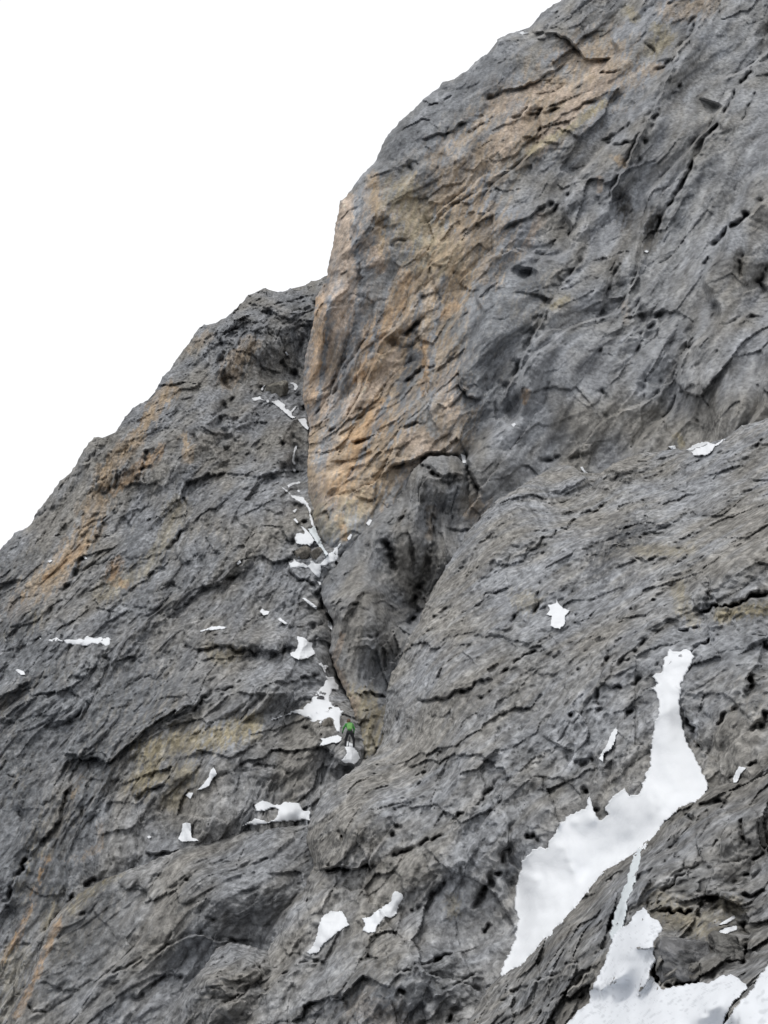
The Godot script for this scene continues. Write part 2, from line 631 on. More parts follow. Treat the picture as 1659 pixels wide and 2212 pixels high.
# nearest distance, side and place along a polyline for the lattice cells round it
func along(line: PackedVector2Array, pad: float, i0: int, j0: int, nu: int, nv: int) -> Dictionary:
	var lo := Vector2(1e9, 1e9)
	var hi := Vector2(-1e9, -1e9)
	var total := 0.0
	for k in line.size():
		lo = lo.min(line[k])
		hi = hi.max(line[k])
		if k > 0: total += line[k].distance_to(line[k - 1])
	var fi := clampi(int((lo.x - pad - G0U) / S) - i0, 0, nu - 1)
	var ti := clampi(int((hi.x + pad - G0U) / S) + 1 - i0, 0, nu - 1)
	var fj := clampi(int((lo.y - pad - G0V) / S) - j0, 0, nv - 1)
	var tj := clampi(int((hi.y + pad - G0V) / S) + 1 - j0, 0, nv - 1)
	var w := ti - fi + 1
	var hgt := tj - fj + 1
	var ds := PackedFloat32Array()
	ds.resize(maxi(0, w * hgt))
	ds.fill(1e4)
	var sd := PackedFloat32Array()
	sd.resize(ds.size())
	var al := PackedFloat32Array()
	al.resize(ds.size())
	var run := 0.0
	var vn := PackedVector2Array()
	for k in line.size():
		var e0 := (line[k] - line[k - 1]).normalized() if k > 0 else Vector2.ZERO
		var e1 := (line[k + 1] - line[k]).normalized() if k < line.size() - 1 else Vector2.ZERO
		var e := e0 + e1
		vn.append(Vector2(-e.y, e.x))
	for k in line.size() - 1:
		var a := line[k]
		var b := line[k + 1]
		var ab := b - a
		var ln := ab.length()
		var l2 := maxf(ab.length_squared(), 1e-6)
		for j in range(maxi(fj, int((minf(a.y, b.y) - pad - G0V) / S) - j0), mini(tj, int((maxf(a.y, b.y) + pad - G0V) / S) + 1 - j0) + 1):
			for i in range(maxi(fi, int((minf(a.x, b.x) - pad - G0U) / S) - i0), mini(ti, int((maxf(a.x, b.x) + pad - G0U) / S) + 1 - i0) + 1):
				var p := Vector2(G0U + (i0 + i) * S, G0V + (j0 + j) * S)
				var t := clampf((p - a).dot(ab) / l2, 0.0, 1.0)
				var d := p.distance_to(a + ab * t)
				var id := (j - fj) * w + i - fi
				if d < ds[id]:
					ds[id] = d
					var nn := Vector2(-ab.y, ab.x)
					if t <= 0.0: nn = vn[k]
					elif t >= 1.0: nn = vn[k + 1]
					sd[id] = 1.0 if nn.dot(p - (a + ab * t)) > 0.0 else -1.0
					al[id] = (run + ln * t) / maxf(total, 1e-3)
		run += ln
	return {fi = fi, fj = fj, w = w, h = hgt, ds = ds, sd = sd, al = al}

# [points, half width, depth, step, reach]: a groove, and a step that makes the side to the right of the run stand proud
func stroke(s: Array, relief: PackedFloat32Array, i0: int, j0: int, nu: int, nv: int, wander: float) -> void:
	var line := roughen(s[0], false, 6.0, wander, 0.02)
	var w: float = s[1] * 0.55 + 0.4
	var depth: float = s[2] * 0.72
	var step: float = s[3] if s.size() > 3 else 0.0
	var reach: float = s[4] if s.size() > 4 else 30.0
	var pad := maxf(w * 9.0, reach * 2.2 if step != 0.0 else 0.0) + 4.0
	var run: Vector2 = line[line.size() - 1] - line[0]
	var under := 1.0 if run.x + run.y * 0.3 > 0.0 else -1.0     # the lower side slopes in under the upper lip
	var r := along(line, pad, i0, j0, nu, nv)
	var ds: PackedFloat32Array = r.ds
	var sd: PackedFloat32Array = r.sd
	var al: PackedFloat32Array = r.al
	var rise := PackedFloat32Array()
	if step != 0.0:
		rise.resize(ds.size())
		for id in ds.size():
			var e: float = ds[id] * sd[id] * signf(step)
			if e > 0.0 and ds[id] < pad:
				rise[id] = absf(step) * smoothstep(0.0, 4.0, e) * exp(-e / reach) * smoothstep(0.0, 0.12, al[id]) * smoothstep(1.0, 0.88, al[id])
	var soft := blurred(rise, r.w, r.h, 5) if step != 0.0 else rise
	for j in r.h:
		for i in r.w:
			var id: int = j * r.w + i
			if ds[id] > pad: continue
			var u: float = G0U + (i0 + r.fi + i) * S
			var v: float = G0V + (j0 + r.fj + j) * S
			var taper := smoothstep(0.0, 0.12, al[id]) * smoothstep(1.0, 0.88, al[id])
			var k := 1.0 + 0.6 * n_wrp.get_noise_2d(u * 0.025, v * 0.025)
			var gate := smoothstep(-0.45, 0.1, n_wrp.get_noise_2d(u * 0.013 + 9.0, v * 0.013))
			var prof := exp(-pow(ds[id] / (w * k), 2.0))
			if sd[id] == under: prof = 0.55 * prof + 0.45 * exp(-ds[id] / (w * 3.0 * k))
			var g := gate * depth * prof * (0.25 + 0.75 * taper) * clampf(1.0 + 0.8 * n_wrp.get_noise_2d(u * 0.03 + 50.0, v * 0.03), 0.2, 1.6)
			var st := 0.0
			if step != 0.0: st = lerpf(rise[id], soft[id], smoothstep(4.0, 14.0, ds[id]))
			relief[(r.fj + j) * nu + r.fi + i] += st - g

func blurred(a: PackedFloat32Array, w: int, h: int, r: int) -> PackedFloat32Array:
	var b := a.duplicate()
	for j in h:
		var sum := 0.0
		for i in range(-r, w):
			if i + r < w: sum += a[j * w + i + r]
			if i - r - 1 >= 0: sum -= a[j * w + i - r - 1]
			if i >= 0: b[j * w + i] = sum / (2 * r + 1)
	var c := b.duplicate()
	for i in w:
		var sum := 0.0
		for j in range(-r, h):
			if j + r < h: sum += b[(j + r) * w + i]
			if j - r - 1 >= 0: sum -= b[(j - r - 1) * w + i]
			if j >= 0: c[j * w + i] = sum / (2 * r + 1)
	return c

# [points, half width, tint number, strength]: mineral stain, broken up by noise
func tint_stroke(s: Array, tone: PackedColorArray, z: PackedFloat32Array, i0: int, j0: int, nu: int, nv: int, ca: float, sa: float) -> void:
	var w: float = s[1] * 1.25
	var pad := w * 1.7 + 6.0
	var r := along(s[0], pad, i0, j0, nu, nv)
	var ds: PackedFloat32Array = r.ds
	var al: PackedFloat32Array = r.al
	var col: Color = TINTS[s[2]]
	for j in r.h:
		for i in r.w:
			var id: int = j * r.w + i
			if ds[id] > pad: continue
			var g: int = (r.fj + j) * nu + r.fi + i
			var u: float = G0U + (i0 + r.fi + i) * S
			var v: float = G0V + (j0 + r.fj + j) * S
			var a := u * ca - v * sa
			var b := u * sa + v * ca
			var nz := n_mid.get_noise_2d(a * 0.013 + s[2] * 17.0, b * 0.05) * 0.9 + n_mid.get_noise_2d(u * 0.085 + v * 0.018, v * 0.013 + s[2] * 5.0) * 0.85
			var e := ds[id] / w + nz * 0.75
			var k: float = smoothstep(0.95, 0.6, e) * s[3] * clampf(0.8 + nz * 0.7, 0.15, 1.0)
			var t := tone[g]
			var lum := (t.r + t.g + t.b) / 0.93
			var c2 := Color(col.r * lum, col.g * lum, col.b * lum)
			tone[g] = t.lerp(c2, clampf(k * 1.25, 0.0, 1.0))

func cat(a: Array) -> PackedVector2Array:
	var r := PackedVector2Array()
	for p in a: r.append_array(p)
	return r

func build_rock() -> void:
	# left buttress with the gully at its right
	rock_mass("rock_buttress", "brown-grey rock buttress rising to a jagged ridge left of the snowy gully", {
		poly = cat([pts(W, [-200, 2420, -200, 1390, -120, 1310, -60, 1250, 0, 1187, 36, 1150, 49, 1143, 59, 1140, 75, 1116, 98, 1083, 130, 1043, 163, 1009, 182, 970, 195, 953, 213, 942, 225, 950, 234, 958, 247, 937, 270, 901, 293, 878, 308, 871, 321, 870, 339, 839, 355, 810, 374, 791, 391, 765, 412, 740, 418, 722, 436, 705, 469, 695, 488, 686, 505, 670, 512, 667, 527, 650, 535, 638, 541, 644, 553, 630, 560, 636, 568, 622, 573, 622, 577, 641, 589, 646, 600, 633, 612, 628, 618, 635, 628, 621, 641, 637, 648, 628, 655, 634, 664, 616, 673, 605, 680, 611, 690, 602, 708, 596, 750, 640, 800, 900, 840, 1200, 810, 1500, 870, 1700, 780, 2420])]),
		control = [[0, 1187, 112], [-180, 1390, 100], [0, 1600, 78], [0, 2000, 62], [0, 2212, 57], [300, 870, 130], [300, 1200, 101], [540, 640, 150], [690, 610, 156], [640, 900, 124], [620, 1150, 96], [640, 1400, 80], [600, 1550, 71.5], [710, 1610, 64.3], [745, 1635, 63], [450, 1700, 66], [680, 1750, 61], [680, 1900, 61], [250, 1400, 86], [300, 1800, 64.5], [300, 2100, 61], [600, 2100, 60], [760, 900, 142], [820, 1200, 106], [690, 1200, 91], [800, 1450, 84], [830, 1650, 70]],
		angle = 59.0, centre = Vector2(300, 1350), bump = 10.0, iso = 1.2, scale = 1.25, big = 1.6, facets = 1.0, chips = 0.45, facet_b = 1.6, ledges = 0.7, slabs = 0.9, slab_period = 6.0, stretch = 1.3, strata = 0.36, blocks = 0.36, pits = 0.09, fine = 0.08, brown = -0.06, edge = 4.5, value = 1.0, round_r = 20.0, round_a = 2.5, back = 0.2,
		strokes = [
			[pts(I, [700, 830, 600, 880, 480, 960, 460, 1020, 400, 1100, 350, 1180, 300, 1200]), 8, 1.8],
			[pts(I, [280, 620, 200, 660, 100, 850, 30, 1040]), 7, 1.6, -1.4, 40],
			[pts(I, [500, 160, 440, 330, 380, 480, 260, 640]), 4, 0.8, 1.0, 30],
			[pts(I, [210, 100, 130, 170, 0, 210]), 5, 1.0, -0.9, 40],
			[pts(I, [970, 700, 1100, 690, 1200, 680]), 5, 0.8, -0.9, 24],
			[pts(I, [1200, 360, 1215, 430, 1240, 460]), 4, 1.0],
			[pts(I, [870, 320, 1000, 270, 1100, 240]), 4, 0.6, -0.8, 20],
			[pts(I, [600, 100, 560, 300, 540, 500]), 5, 0.6],
			[pts(I, [850, 330, 840, 560]), 6, 0.5],
			[pts(I, [560, 0, 480, 180, 430, 330]), 4, 0.6, 0.6, 25],
			[pts(FF, [700, 100, 680, 230, 560, 360, 480, 480, 400, 620, 300, 780]), 9, 1.9],
			[pts(FF, [1280, 100, 1220, 200, 1130, 330, 1060, 450, 960, 560]), 5, 1.1, 1.0, 30],
			[pts(FF, [860, 410, 960, 425]), 7, 1.0],
			[pts(FF, [740, 640, 680, 700, 640, 800]), 5, 0.8],
			[pts(FF, [900, 560, 780, 700, 700, 820]), 4, 0.8, 0.7, 30],
			[pts(FF, [1659, 450, 1480, 540, 1300, 640, 1100, 780]), 5, 0.6, 1.0, 40],
			[pts(FF, [1200, 930, 1250, 980, 1400, 990, 1659, 985]), 9, 1.0, -0.8, 30],
			[pts(FF, [720, 1220, 600, 1290, 500, 1430, 460, 1500]), 5, 0.8, -0.6, 25],
			[pts(FF, [560, 1180, 440, 1210, 340, 1290]), 6, 1.0],
			[pts(FF, [640, 1065, 740, 1055]), 5, 0.7],
			[pts(FF, [790, 1100, 900, 1060]), 5, 0.7],
			[pts(FF, [0, 1310, 80, 1270, 200, 1220]), 5, 0.8, -0.6, 25],
			[pts(FF, [450, 1590, 520, 1530, 590, 1510]), 4, 0.7],
			[pts(FF, [1659, 1180, 1400, 1290, 1200, 1440, 1060, 1480]), 6, 0.9, -0.8, 30],
			[pts(FF, [0, 1500, 200, 1420]), 4, 0.5],
			[pts(A, [1450, 560, 1500, 700, 1400, 790]), 8, 1.8],
			[pts(A, [1480, 830, 1530, 1000, 1450, 1100, 1480, 1230, 1530, 1370]), 12, 2.6],
			[pts(A, [1300, 1200, 1310, 1270]), 6, 1.2],
			[pts(A, [1020, 1260, 950, 1420, 880, 1560]), 6, 1.6, 0.8, 25],
			[pts(A, [960, 1060, 880, 1180, 700, 1310, 500, 1450]), 3, 0.4, -1.6, 30],
			[pts(A, [880, 1440, 730, 1580, 680, 1640]), 5, 1.2],
			[pts(A, [1270, 640, 1150, 850, 1050, 960]), 4, 0.7],
			[pts(A, [1659, 380, 1620, 520, 1570, 600]), 7, 1.4],
			[pts(D, [110, 280, 120, 400, 150, 480]), 6, 1.4],
			[pts(D, [200, 700, 220, 800, 300, 850]), 14, 2.6],
			[pts(D, [340, 540, 330, 700, 330, 850]), 12, 2.2],
			[pts(D, [300, 1210, 290, 1330, 270, 1450, 180, 1460]), 16, 3.0],
			[pts(D, [60, 900, 100, 960]), 6, 1.2],
			[pts(D, [350, 880, 320, 1000, 380, 1120]), 9, 2.0],
			[pts(G, [300, 20, 330, 100, 380, 160]), 12, 2.4],
			[pts(G, [280, 220, 300, 330, 290, 400]), 7, 1.4],
			[pts(G, [470, 520, 440, 620, 520, 780, 540, 860]), 9, 2.4],
			[pts(G, [-60, 980, 150, 1010, 290, 985]), 12, 1.6, -1.0, 30],
			[pts(G, [180, 830, 290, 870, 300, 950]), 6, 0.8],
			[pts(G, [250, 480, 400, 560, 450, 640]), 6, 1.2, -0.8, 30],
			[pts(G, [420, 760, 430, 900, 440, 1000]), 7, 1.2],
			[pts(G, [330, 1500, 450, 1560]), 8, 1.4],
			[pts(G, [0, 1290, 200, 1220, 480, 1160]), 5, 0.7, -0.7, 30],
			[pts(J, [0, 130, 80, 110, 280, 150]), 5, 0.7],
		],
		bulges = [[655, 720, 22, 70, 5, -4.0], [646, 1000, 14, 60, 0, -3.0], [520, 900, 70, 55, 0, 3.0], [560, 1385, 75, 28, 0, 2.5], [590, 1480, 110, 45, 20, 2.0], [560, 1640, 110, 40, 10, 2.0], [640, 1280, 40, 35, 0, 2.2], [150, 1500, 120, 60, 40, 1.5], [600, 980, 50, 70, 0, 2.0], [640, 1010, 14, 40, 0, -3.0], [480, 1750, 90, 45, 0, 1.5], [300, 1180, 50, 28, 40, 1.5]],
		smooth = [[300, 1180, 45, 30, 40, 0.35], [100, 1250, 100, 60, 40, 0.5], [120, 1900, 140, 200, 60, 0.45], [60, 1620, 90, 60, 0, 0.6], [580, 690, 140, 90, 40, 2.4], [430, 1330, 100, 60, 40, 0.7]],
		tints = [
			[pts(A, [1140, 930, 1020, 1060, 900, 1250, 820, 1330, 700, 1450, 690, 1560]), 17, 0, 0.8],
			[pts(A, [1060, 1330, 920, 1450, 760, 1600]), 13, 1, 0.7],
			[pts(A, [1230, 1250, 1250, 1370]), 13, 0, 0.7],
			[pts(A, [1659, 640, 1560, 750, 1520, 850]), 22, 0, 0.6],
			[pts(A, [1380, 560, 1270, 660]), 12, 0, 0.4],
			[pts(FF, [650, 0, 550, 250, 400, 450, 250, 580, 100, 720]), 26, 0, 0.75],
			[pts(FF, [560, 310, 300, 520]), 10, 1, 0.6],
			[pts(FF, [780, 410, 740, 530, 820, 560]), 12, 1, 0.75],
			[pts(FF, [1180, 40, 1100, 260, 960, 470, 700, 620]), 22, 5, 0.45],
			[pts(FF, [980, 1659, 1150, 1600, 1400, 1590, 1659, 1500]), 26, 5, 0.8],
			[pts(FF, [1400, 1000, 1480, 1050, 1560, 1010]), 16, 5, 0.5],
			[pts(FF, [230, 760, 180, 860, 60, 900]), 14, 5, 0.4],
			[pts(I, [950, 20, 1000, 150, 930, 240]), 26, 5, 0.8],
			[pts(I, [1130, 180, 1250, 130, 1150, 330]), 22, 5, 0.55],
			[pts(I, [310, 720, 230, 950, 130, 1200, 30, 1400]), 9, 1, 0.8],
			[pts(I, [240, 680, 180, 760, 110, 1000]), 14, 5, 0.5],
			[pts(I, [560, 180, 480, 300]), 9, 0, 0.7],
			[pts(I, [660, 480, 670, 640, 450, 750]), 9, 0, 0.5],
			[pts(I, [380, 960, 330, 1160]), 18, 5, 0.5],
			[pts(I, [100, 1400, 0, 1700]), 40, 5, 0.35],
			[pts(I, [40, 300, 60, 900]), 90, 3, 1.0],
			[pts(FF, [200, 1100, 300, 1300, 250, 1500, 600, 1500, 900, 1300]), 100, 3, 0.9],
			[pts(I, [640, 60, 560, 500, 380, 900]), 46, 3, 0.9],
			[pts(FF, [60, 300, 40, 560, 100, 900]), 50, 3, 0.7],
			[pts(FF, [1400, 300, 1000, 640, 760, 860]), 40, 3, 0.6],
			[pts(FF, [900, 200, 880, 380]), 26, 3, 0.9],
		],
	})
	# main wall
	rock_mass("rock_wall", "tall main rock wall, ochre on the left and grey on the right, up to the skyline", {
		poly = cat([pts(W, [1340, -88, 1290, -60, 1214, 0, 1195, 10, 1167, 31, 1145, 58, 1141, 71, 1125, 65, 1101, 72, 1080, 81, 1074, 85, 1074, 109, 1044, 120, 1022, 137, 1012, 153, 996, 159, 976, 177, 966, 174, 957, 177, 944, 192, 918, 212, 891, 238, 859, 267, 839, 290, 823, 319, 810, 351, 797, 361, 774, 387, 748, 426, 734, 433, 732, 456, 725, 482, 722, 514, 717, 540, 708, 576, 707, 600, 683, 641, 677, 693, 670, 725, 660, 768, 654, 817, 654, 865, 664, 898, 668, 924, 665, 979, 664, 1028, 666, 1074, 670, 1096, 680, 1139, 696, 1171, 704, 1192, 760, 1320, 900, 1330, 1050, 1320, 1300, 1260, 1700, 1160, 2010, 1080, 2010, -88])]),
		control = [[654, 865, 121], [670, 1090, 97.5], [730, 1180, 92], [708, 595, 126], [740, 430, 133], [860, 270, 142], [1000, 150, 150], [1214, 0, 160], [1659, 0, 136], [1659, 450, 105], [1659, 900, 84], [1280, 1030, 93], [1450, 970, 91], [1300, 500, 118], [1000, 980, 99], [850, 1090, 97], [900, 700, 118], [1000, 400, 130], [1100, 800, 104], [900, 1300, 98], [1300, 1250, 94], [1659, 1100, 86], [1800, 500, 98]],
		angle = 57.0, bump = 6.0, clean = true, iso = 1.4, warp = 1.0, stretch = 1.35, scale = 1.6, wander = 4.0, mottle = 0.42, facets = 0.85, chips = 0.38, ledges = 0.4, slabs = 2.0, slab_period = 7.5, big = 1.8, strata = 0.2, blocks = 0.15, pits = 0.1, fine = 0.06, brown = -0.22, value = 1.0, block_size = 1.3, round_r = 30.0, round_a = 4.0, back = 0.25, edge = 2.0,
		strokes = [
			[pts(C, [180, 200, 330, 205, 430, 255, 480, 310, 520, 365, 600, 375, 700, 370]), 4, 1.6, -2.2, 40],
			[pts(C, [1310, 20, 1180, 210, 1080, 330, 1050, 430, 960, 640, 870, 800, 800, 980, 700, 1160, 640, 1290]), 5, 1.2, -5.0, 55],
			[pts(C, [1240, 270, 1200, 400, 1110, 530, 960, 720, 900, 880, 850, 1010]), 6, 2.4],
			[pts(C, [1659, 350, 1580, 400, 1480, 540, 1390, 690, 1330, 780, 1250, 900, 1180, 1030, 1110, 1180, 1040, 1270, 980, 1400, 930, 1540]), 7, 3.4, -2.0, 35],
			[pts(C, [1600, 540, 1530, 680, 1480, 760]), 3, 1.2],
			[pts(C, [1659, 1210, 1560, 1310, 1420, 1420, 1300, 1540]), 10, 3.0, -1.6, 30],
			[pts(C, [620, 880, 720, 820, 830, 740]), 4, 1.6],
			[pts(C, [640, 880, 760, 900, 840, 870]), 4, 1.4],
			[pts(C, [0, 580, 120, 550, 260, 490, 420, 380]), 4, 1.5, -1.5, 25],
			[pts(C, [0, 340, 80, 300, 180, 270]), 3, 0.8],
			[pts(C, [170, 710, 280, 700, 390, 650]), 4, 1.3, -0.8, 20],
			[pts(C, [400, 610, 520, 520, 640, 450, 760, 440]), 4, 1.3],
			[pts(C, [30, 760, 130, 700, 250, 600, 420, 520]), 4, 1.2, 0.8, 20],
			[pts(C, [60, 1000, 260, 800, 420, 700, 640, 590]), 4, 1.2, -1.0, 25],
			[pts(C, [200, 1330, 300, 1250, 450, 1200]), 4, 1.3],
			[pts(C, [300, 1330, 370, 1260]), 4, 1.6],
			[pts(C, [890, 270, 950, 300, 970, 350]), 4, 1.4],
			[pts(C, [1150, 160, 1230, 90, 1290, 40]), 3, 0.9],
			[pts(C, [880, 80, 1000, 30, 1080, 10]), 4, 1.0],
			[pts(C, [920, 460, 1020, 410, 1060, 370]), 6, 1.6],
			[pts(C, [600, 1010, 720, 920, 830, 880]), 4, 1.0],
			[pts(C, [0, 1430, 200, 1330, 350, 1240]), 5, 1.2, -1.0, 25],
			[pts(C, [1450, 760, 1390, 880]), 3, 0.7],
			[pts(E, [560, 0, 480, 100, 380, 200, 300, 330, 200, 530, 130, 680, 60, 830, 0, 950]), 22, 1.5, -3.0, 60],
			[pts(E, [1060, 250, 1000, 380, 960, 450, 880, 520, 830, 680]), 7, 1.6],
			[pts(E, [1160, 580, 1200, 700]), 7, 1.5],
			[pts(E, [640, 540, 620, 640]), 5, 1.0],
			[pts(E, [760, 60, 690, 200, 640, 330, 580, 500]), 6, 1.2, 0.6, 25],
			[pts(E, [620, 850, 680, 950, 640, 1040]), 8, 1.4],
			[pts(E, [1500, 20, 1480, 180]), 6, 1.6],
			[pts(E, [1659, 80, 1600, 200, 1659, 280]), 8, 2.0],
			[pts(E, [1400, 480, 1500, 400, 1600, 420, 1659, 480]), 8, 1.4],
			[pts(E, [1340, 610, 1310, 680]), 6, 1.1],
			[pts(E, [900, 780, 890, 1000]), 5, 0.9],
			[pts(E, [990, 800, 1000, 950]), 5, 0.9],
			[pts(E, [1250, 850, 1300, 1000]), 4, 0.7],
			[pts(E, [1210, 1040, 1290, 1170]), 4, 1.0],
			[pts(E, [240, 1300, 450, 1290, 540, 1260]), 9, 2.0],
			[pts(E, [1290, 40, 1260, 90]), 6, 1.3],
			[pts(E, [980, 80, 1040, 60, 1070, 30]), 3, 1.2],
			[pts(E, [770, 290, 810, 230, 850, 130]), 5, 1.0],
			[pts(D, [930, 625, 1000, 565, 1070, 530, 1140, 460]), 8, 3.4, 0.8, 20],
			[pts(D, [1000, 900, 1080, 840, 1140, 780]), 5, 1.8],
			[pts(D, [700, 640, 620, 740, 560, 860, 530, 960, 420, 1130]), 4, 0.9, -1.6, 25],
			[pts(D, [1390, 740, 1390, 900, 1440, 980, 1540, 1000]), 4, 1.0, -2.2, 45],
			[pts(D, [1659, 200, 1520, 330, 1400, 460, 1300, 560]), 4, 0.6, -1.2, 45],
			[pts(D, [1150, 600, 1160, 800, 1150, 1000, 1200, 1140, 1240, 1200]), 3, 0.7, -0.9, 20],
			[pts(D, [690, 1280, 780, 1260, 860, 1230]), 5, 1.6, -1.2, 20],
			[pts(D, [770, 1260, 770, 1340]), 4, 1.0],
			[pts(D, [840, 980, 880, 930, 940, 860]), 4, 1.2],
			[pts(D, [500, 1340, 600, 1200, 700, 1130, 900, 1000]), 4, 0.9, 0.8, 20],
			[pts(D, [900, 1460, 1080, 1400, 1230, 1340, 1400, 1365]), 6, 2.0, -1.2, 30],
			[pts(D, [530, 1580, 600, 1560, 700, 1450]), 6, 1.4, 0.8, 20],
			[pts(D, [720, 0, 730, 150, 740, 300, 720, 480]), 4, 0.8],
			[pts(D, [1190, 100, 1300, 130, 1370, 160]), 5, 1.3],
			[pts(D, [400, 1130, 560, 940, 700, 700, 870, 420]), 4, 0.7, 0.7, 20],
			[pts(D, [1440, 1330, 1450, 1480, 1520, 1620]), 8, 2.2, -1.6, 30],
			[pts(D, [1500, 1100, 1600, 1020]), 5, 0.7],
			[pts(D, [820, 1380, 1000, 1200, 1130, 1130]), 4, 0.8, 0.6, 18],
			[pts(B, [1659, 620, 1590, 650, 1510, 720]), 7, 1.8],
			[pts(B, [1150, 940, 1200, 910, 1330, 880, 1440, 800]), 4, 1.5, -1.4, 25],
			[pts(B, [1430, 890, 1550, 830, 1659, 790]), 5, 1.8],
			[pts(B, [1190, 800, 1270, 700, 1340, 620]), 4, 0.8],
			[pts(B, [1000, 870, 1000, 1000, 1060, 1120, 1120, 1180]), 5, 0.9],
			[pts(B, [1230, 1110, 1290, 1020]), 10, 1.8],
			[pts(B, [720, 1300, 745, 1230]), 5, 1.2],
			[pts(B, [1220, 1490, 1330, 1370, 1500, 1270, 1659, 1210]), 6, 1.1, 1.0, 25],
			[pts(B, [700, 1659, 720, 1500, 760, 1330, 790, 1150]), 4, 0.8],
			[pts(B, [1460, 480, 1560, 430, 1659, 390]), 3, 0.7],
			[pts(B, [930, 1640, 980, 1600, 1040, 1590]), 6, 1.2],
		],
		bulges = [[1321, 213, 20, 20, 0, -1.6], [1350, 462, 16, 42, 20, -1.5], [1505, 320, 14, 18, 0, -1.4], [1415, 490, 30, 38, 20, -1.5], [1100, 880, 12, 30, 15, -1.4], [1320, 590, 12, 34, 25, -2.0], [1390, 690, 12, 40, 20, -1.6], [1490, 760, 12, 26, -10, -2.0], [1640, 620, 30, 50, 20, -2.0], [1100, 700, 110, 130, 45, 2.5], [880, 330, 60, 90, 40, 1.5], [950, 1020, 40, 25, 0, -2.5], [850, 740, 16, 10, -35, -2.0], [1250, 880, 60, 120, 10, 1.5], [1600, 870, 60, 60, 0, 1.2], [1500, 700, 90, 120, 30, 1.0]],
		smooth = [[1480, 380, 190, 420, 25, 0.3], [1350, 462, 18, 46, 20, 2.3], [1415, 490, 34, 42, 20, 2.2], [1505, 320, 16, 24, 20, 2.0], [1640, 620, 44, 64, 20, 2.0], [1390, 690, 22, 54, 20, 1.8], [1490, 760, 22, 40, 0, 1.8], [1320, 590, 22, 44, 25, 1.8], [1321, 213, 24, 24, 0, 1.8], [950, 1020, 50, 28, 0, 2.0], [1300, 810, 30, 60, 0, 1.6], [1080, 700, 110, 130, 45, 0.3], [1600, 250, 110, 260, 30, 0.2], [1250, 850, 110, 170, 10, 0.5], [1080, 200, 90, 60, 30, 0.6], [1380, 330, 90, 220, 32, 0.5], [850, 400, 60, 140, 20, 0.6], [1600, 860, 80, 80, 0, 0.55]],
		tints = [
			[pts(W, [1300, 140, 1190, 210, 1090, 280, 970, 390, 900, 450]), 70, 0, 0.65],
			[pts(C, [610, 420, 680, 490, 560, 560, 380, 760, 240, 900]), 20, 2, 0.75],
			[pts(C, [220, 560, 400, 590]), 16, 2, 0.8],
			[pts(C, [640, 640, 480, 760, 300, 870, 180, 950]), 9, 5, 0.8],
			[pts(C, [0, 620, 120, 700, 0, 900]), 34, 2, 0.6],
			[pts(C, [230, 470, 330, 430, 420, 470]), 12, 6, 0.6],
			[pts(C, [980, 180, 1040, 250, 950, 300]), 18, 5, 0.6],
			[pts(C, [800, 60, 830, 110]), 12, 5, 0.6],
			[pts(C, [1050, 70, 1200, 50, 1300, 10]), 22, 0, 0.5],
			[pts(C, [900, 440, 970, 420]), 14, 0, 0.5],
			[pts(C, [720, 980, 760, 1010]), 10, 0, 0.7],
			[pts(C, [210, 1200, 230, 1260, 190, 1320]), 10, 6, 0.7],
			[pts(C, [610, 1100, 620, 1180]), 7, 2, 0.6],
			[pts(C, [250, 1360, 160, 1500]), 12, 2, 0.55],
			[pts(W, [736, 450, 745, 560, 725, 680, 700, 800, 690, 950, 710, 1060]), 56, 2, 0.75],
			[pts(W, [690, 650, 690, 780, 668, 860]), 16, 1, 0.6],
			[pts(D, [840, 0, 850, 110]), 16, 2, 0.9],
			[pts(B, [820, 1180, 830, 1350, 860, 1500, 880, 1659]), 13, 0, 0.8],
			[pts(B, [650, 1400, 640, 1659]), 24, 2, 0.6],
			[pts(W, [1010, 500, 940, 620, 870, 720, 820, 820, 800, 920, 760, 1010]), 82, 0, 0.7],
			[pts(W, [960, 760, 980, 880, 960, 950, 860, 980, 780, 1060]), 46, 0, 0.6],
			[pts(W, [880, 420, 900, 500, 960, 560]), 50, 5, 0.55],
			[pts(D, [1030, 200, 990, 370, 860, 520, 800, 700, 740, 850]), 22, 1, 0.6],
			[pts(D, [850, 1060, 800, 1150, 700, 1270]), 26, 1, 0.9],
			[pts(D, [960, 700, 900, 850, 700, 1000, 640, 1090]), 20, 2, 0.75],
			[pts(D, [1170, 620, 1160, 850, 1150, 960]), 9, 1, 0.75],
			[pts(D, [1320, 880, 1330, 1080]), 20, 2, 0.65],
			[pts(D, [1060, 1280, 1180, 1250, 1160, 1360]), 24, 2, 0.7],
			[pts(D, [1200, 60, 1300, 20, 1420, 120, 1380, 260, 1280, 330]), 30, 0, 0.6],
			[pts(D, [1360, 370, 1280, 430]), 12, 1, 0.6],
			[pts(D, [740, 1300, 650, 1500, 580, 1580]), 22, 1, 0.7],
			[pts(D, [440, 1200, 400, 1500]), 14, 0, 0.7],
			[pts(D, [860, 1480, 760, 1659]), 24, 0, 0.5],
			[pts(G, [590, 120, 640, 250]), 10, 1, 0.7],
			[pts(G, [430, 100, 560, 200, 700, 60]), 34, 5, 0.45],
			[pts(G, [1240, 0, 1230, 100]), 10, 2, 0.5],
			[pts(G, [1450, 60, 1530, 60]), 24, 0, 0.45],
			[pts(G, [1250, 250, 1230, 310]), 8, 1, 0.6],
			[pts(E, [100, 30, 30, 90, 0, 180]), 14, 0, 0.5],
			[pts(E, [330, 350, 420, 300]), 9, 5, 0.6],
			[pts(E, [160, 880, 150, 940]), 7, 1, 0.7],
			[pts(E, [1100, 1150, 1130, 1200]), 10, 5, 0.6],
			[pts(E, [770, 330, 790, 440]), 9, 0, 0.4],
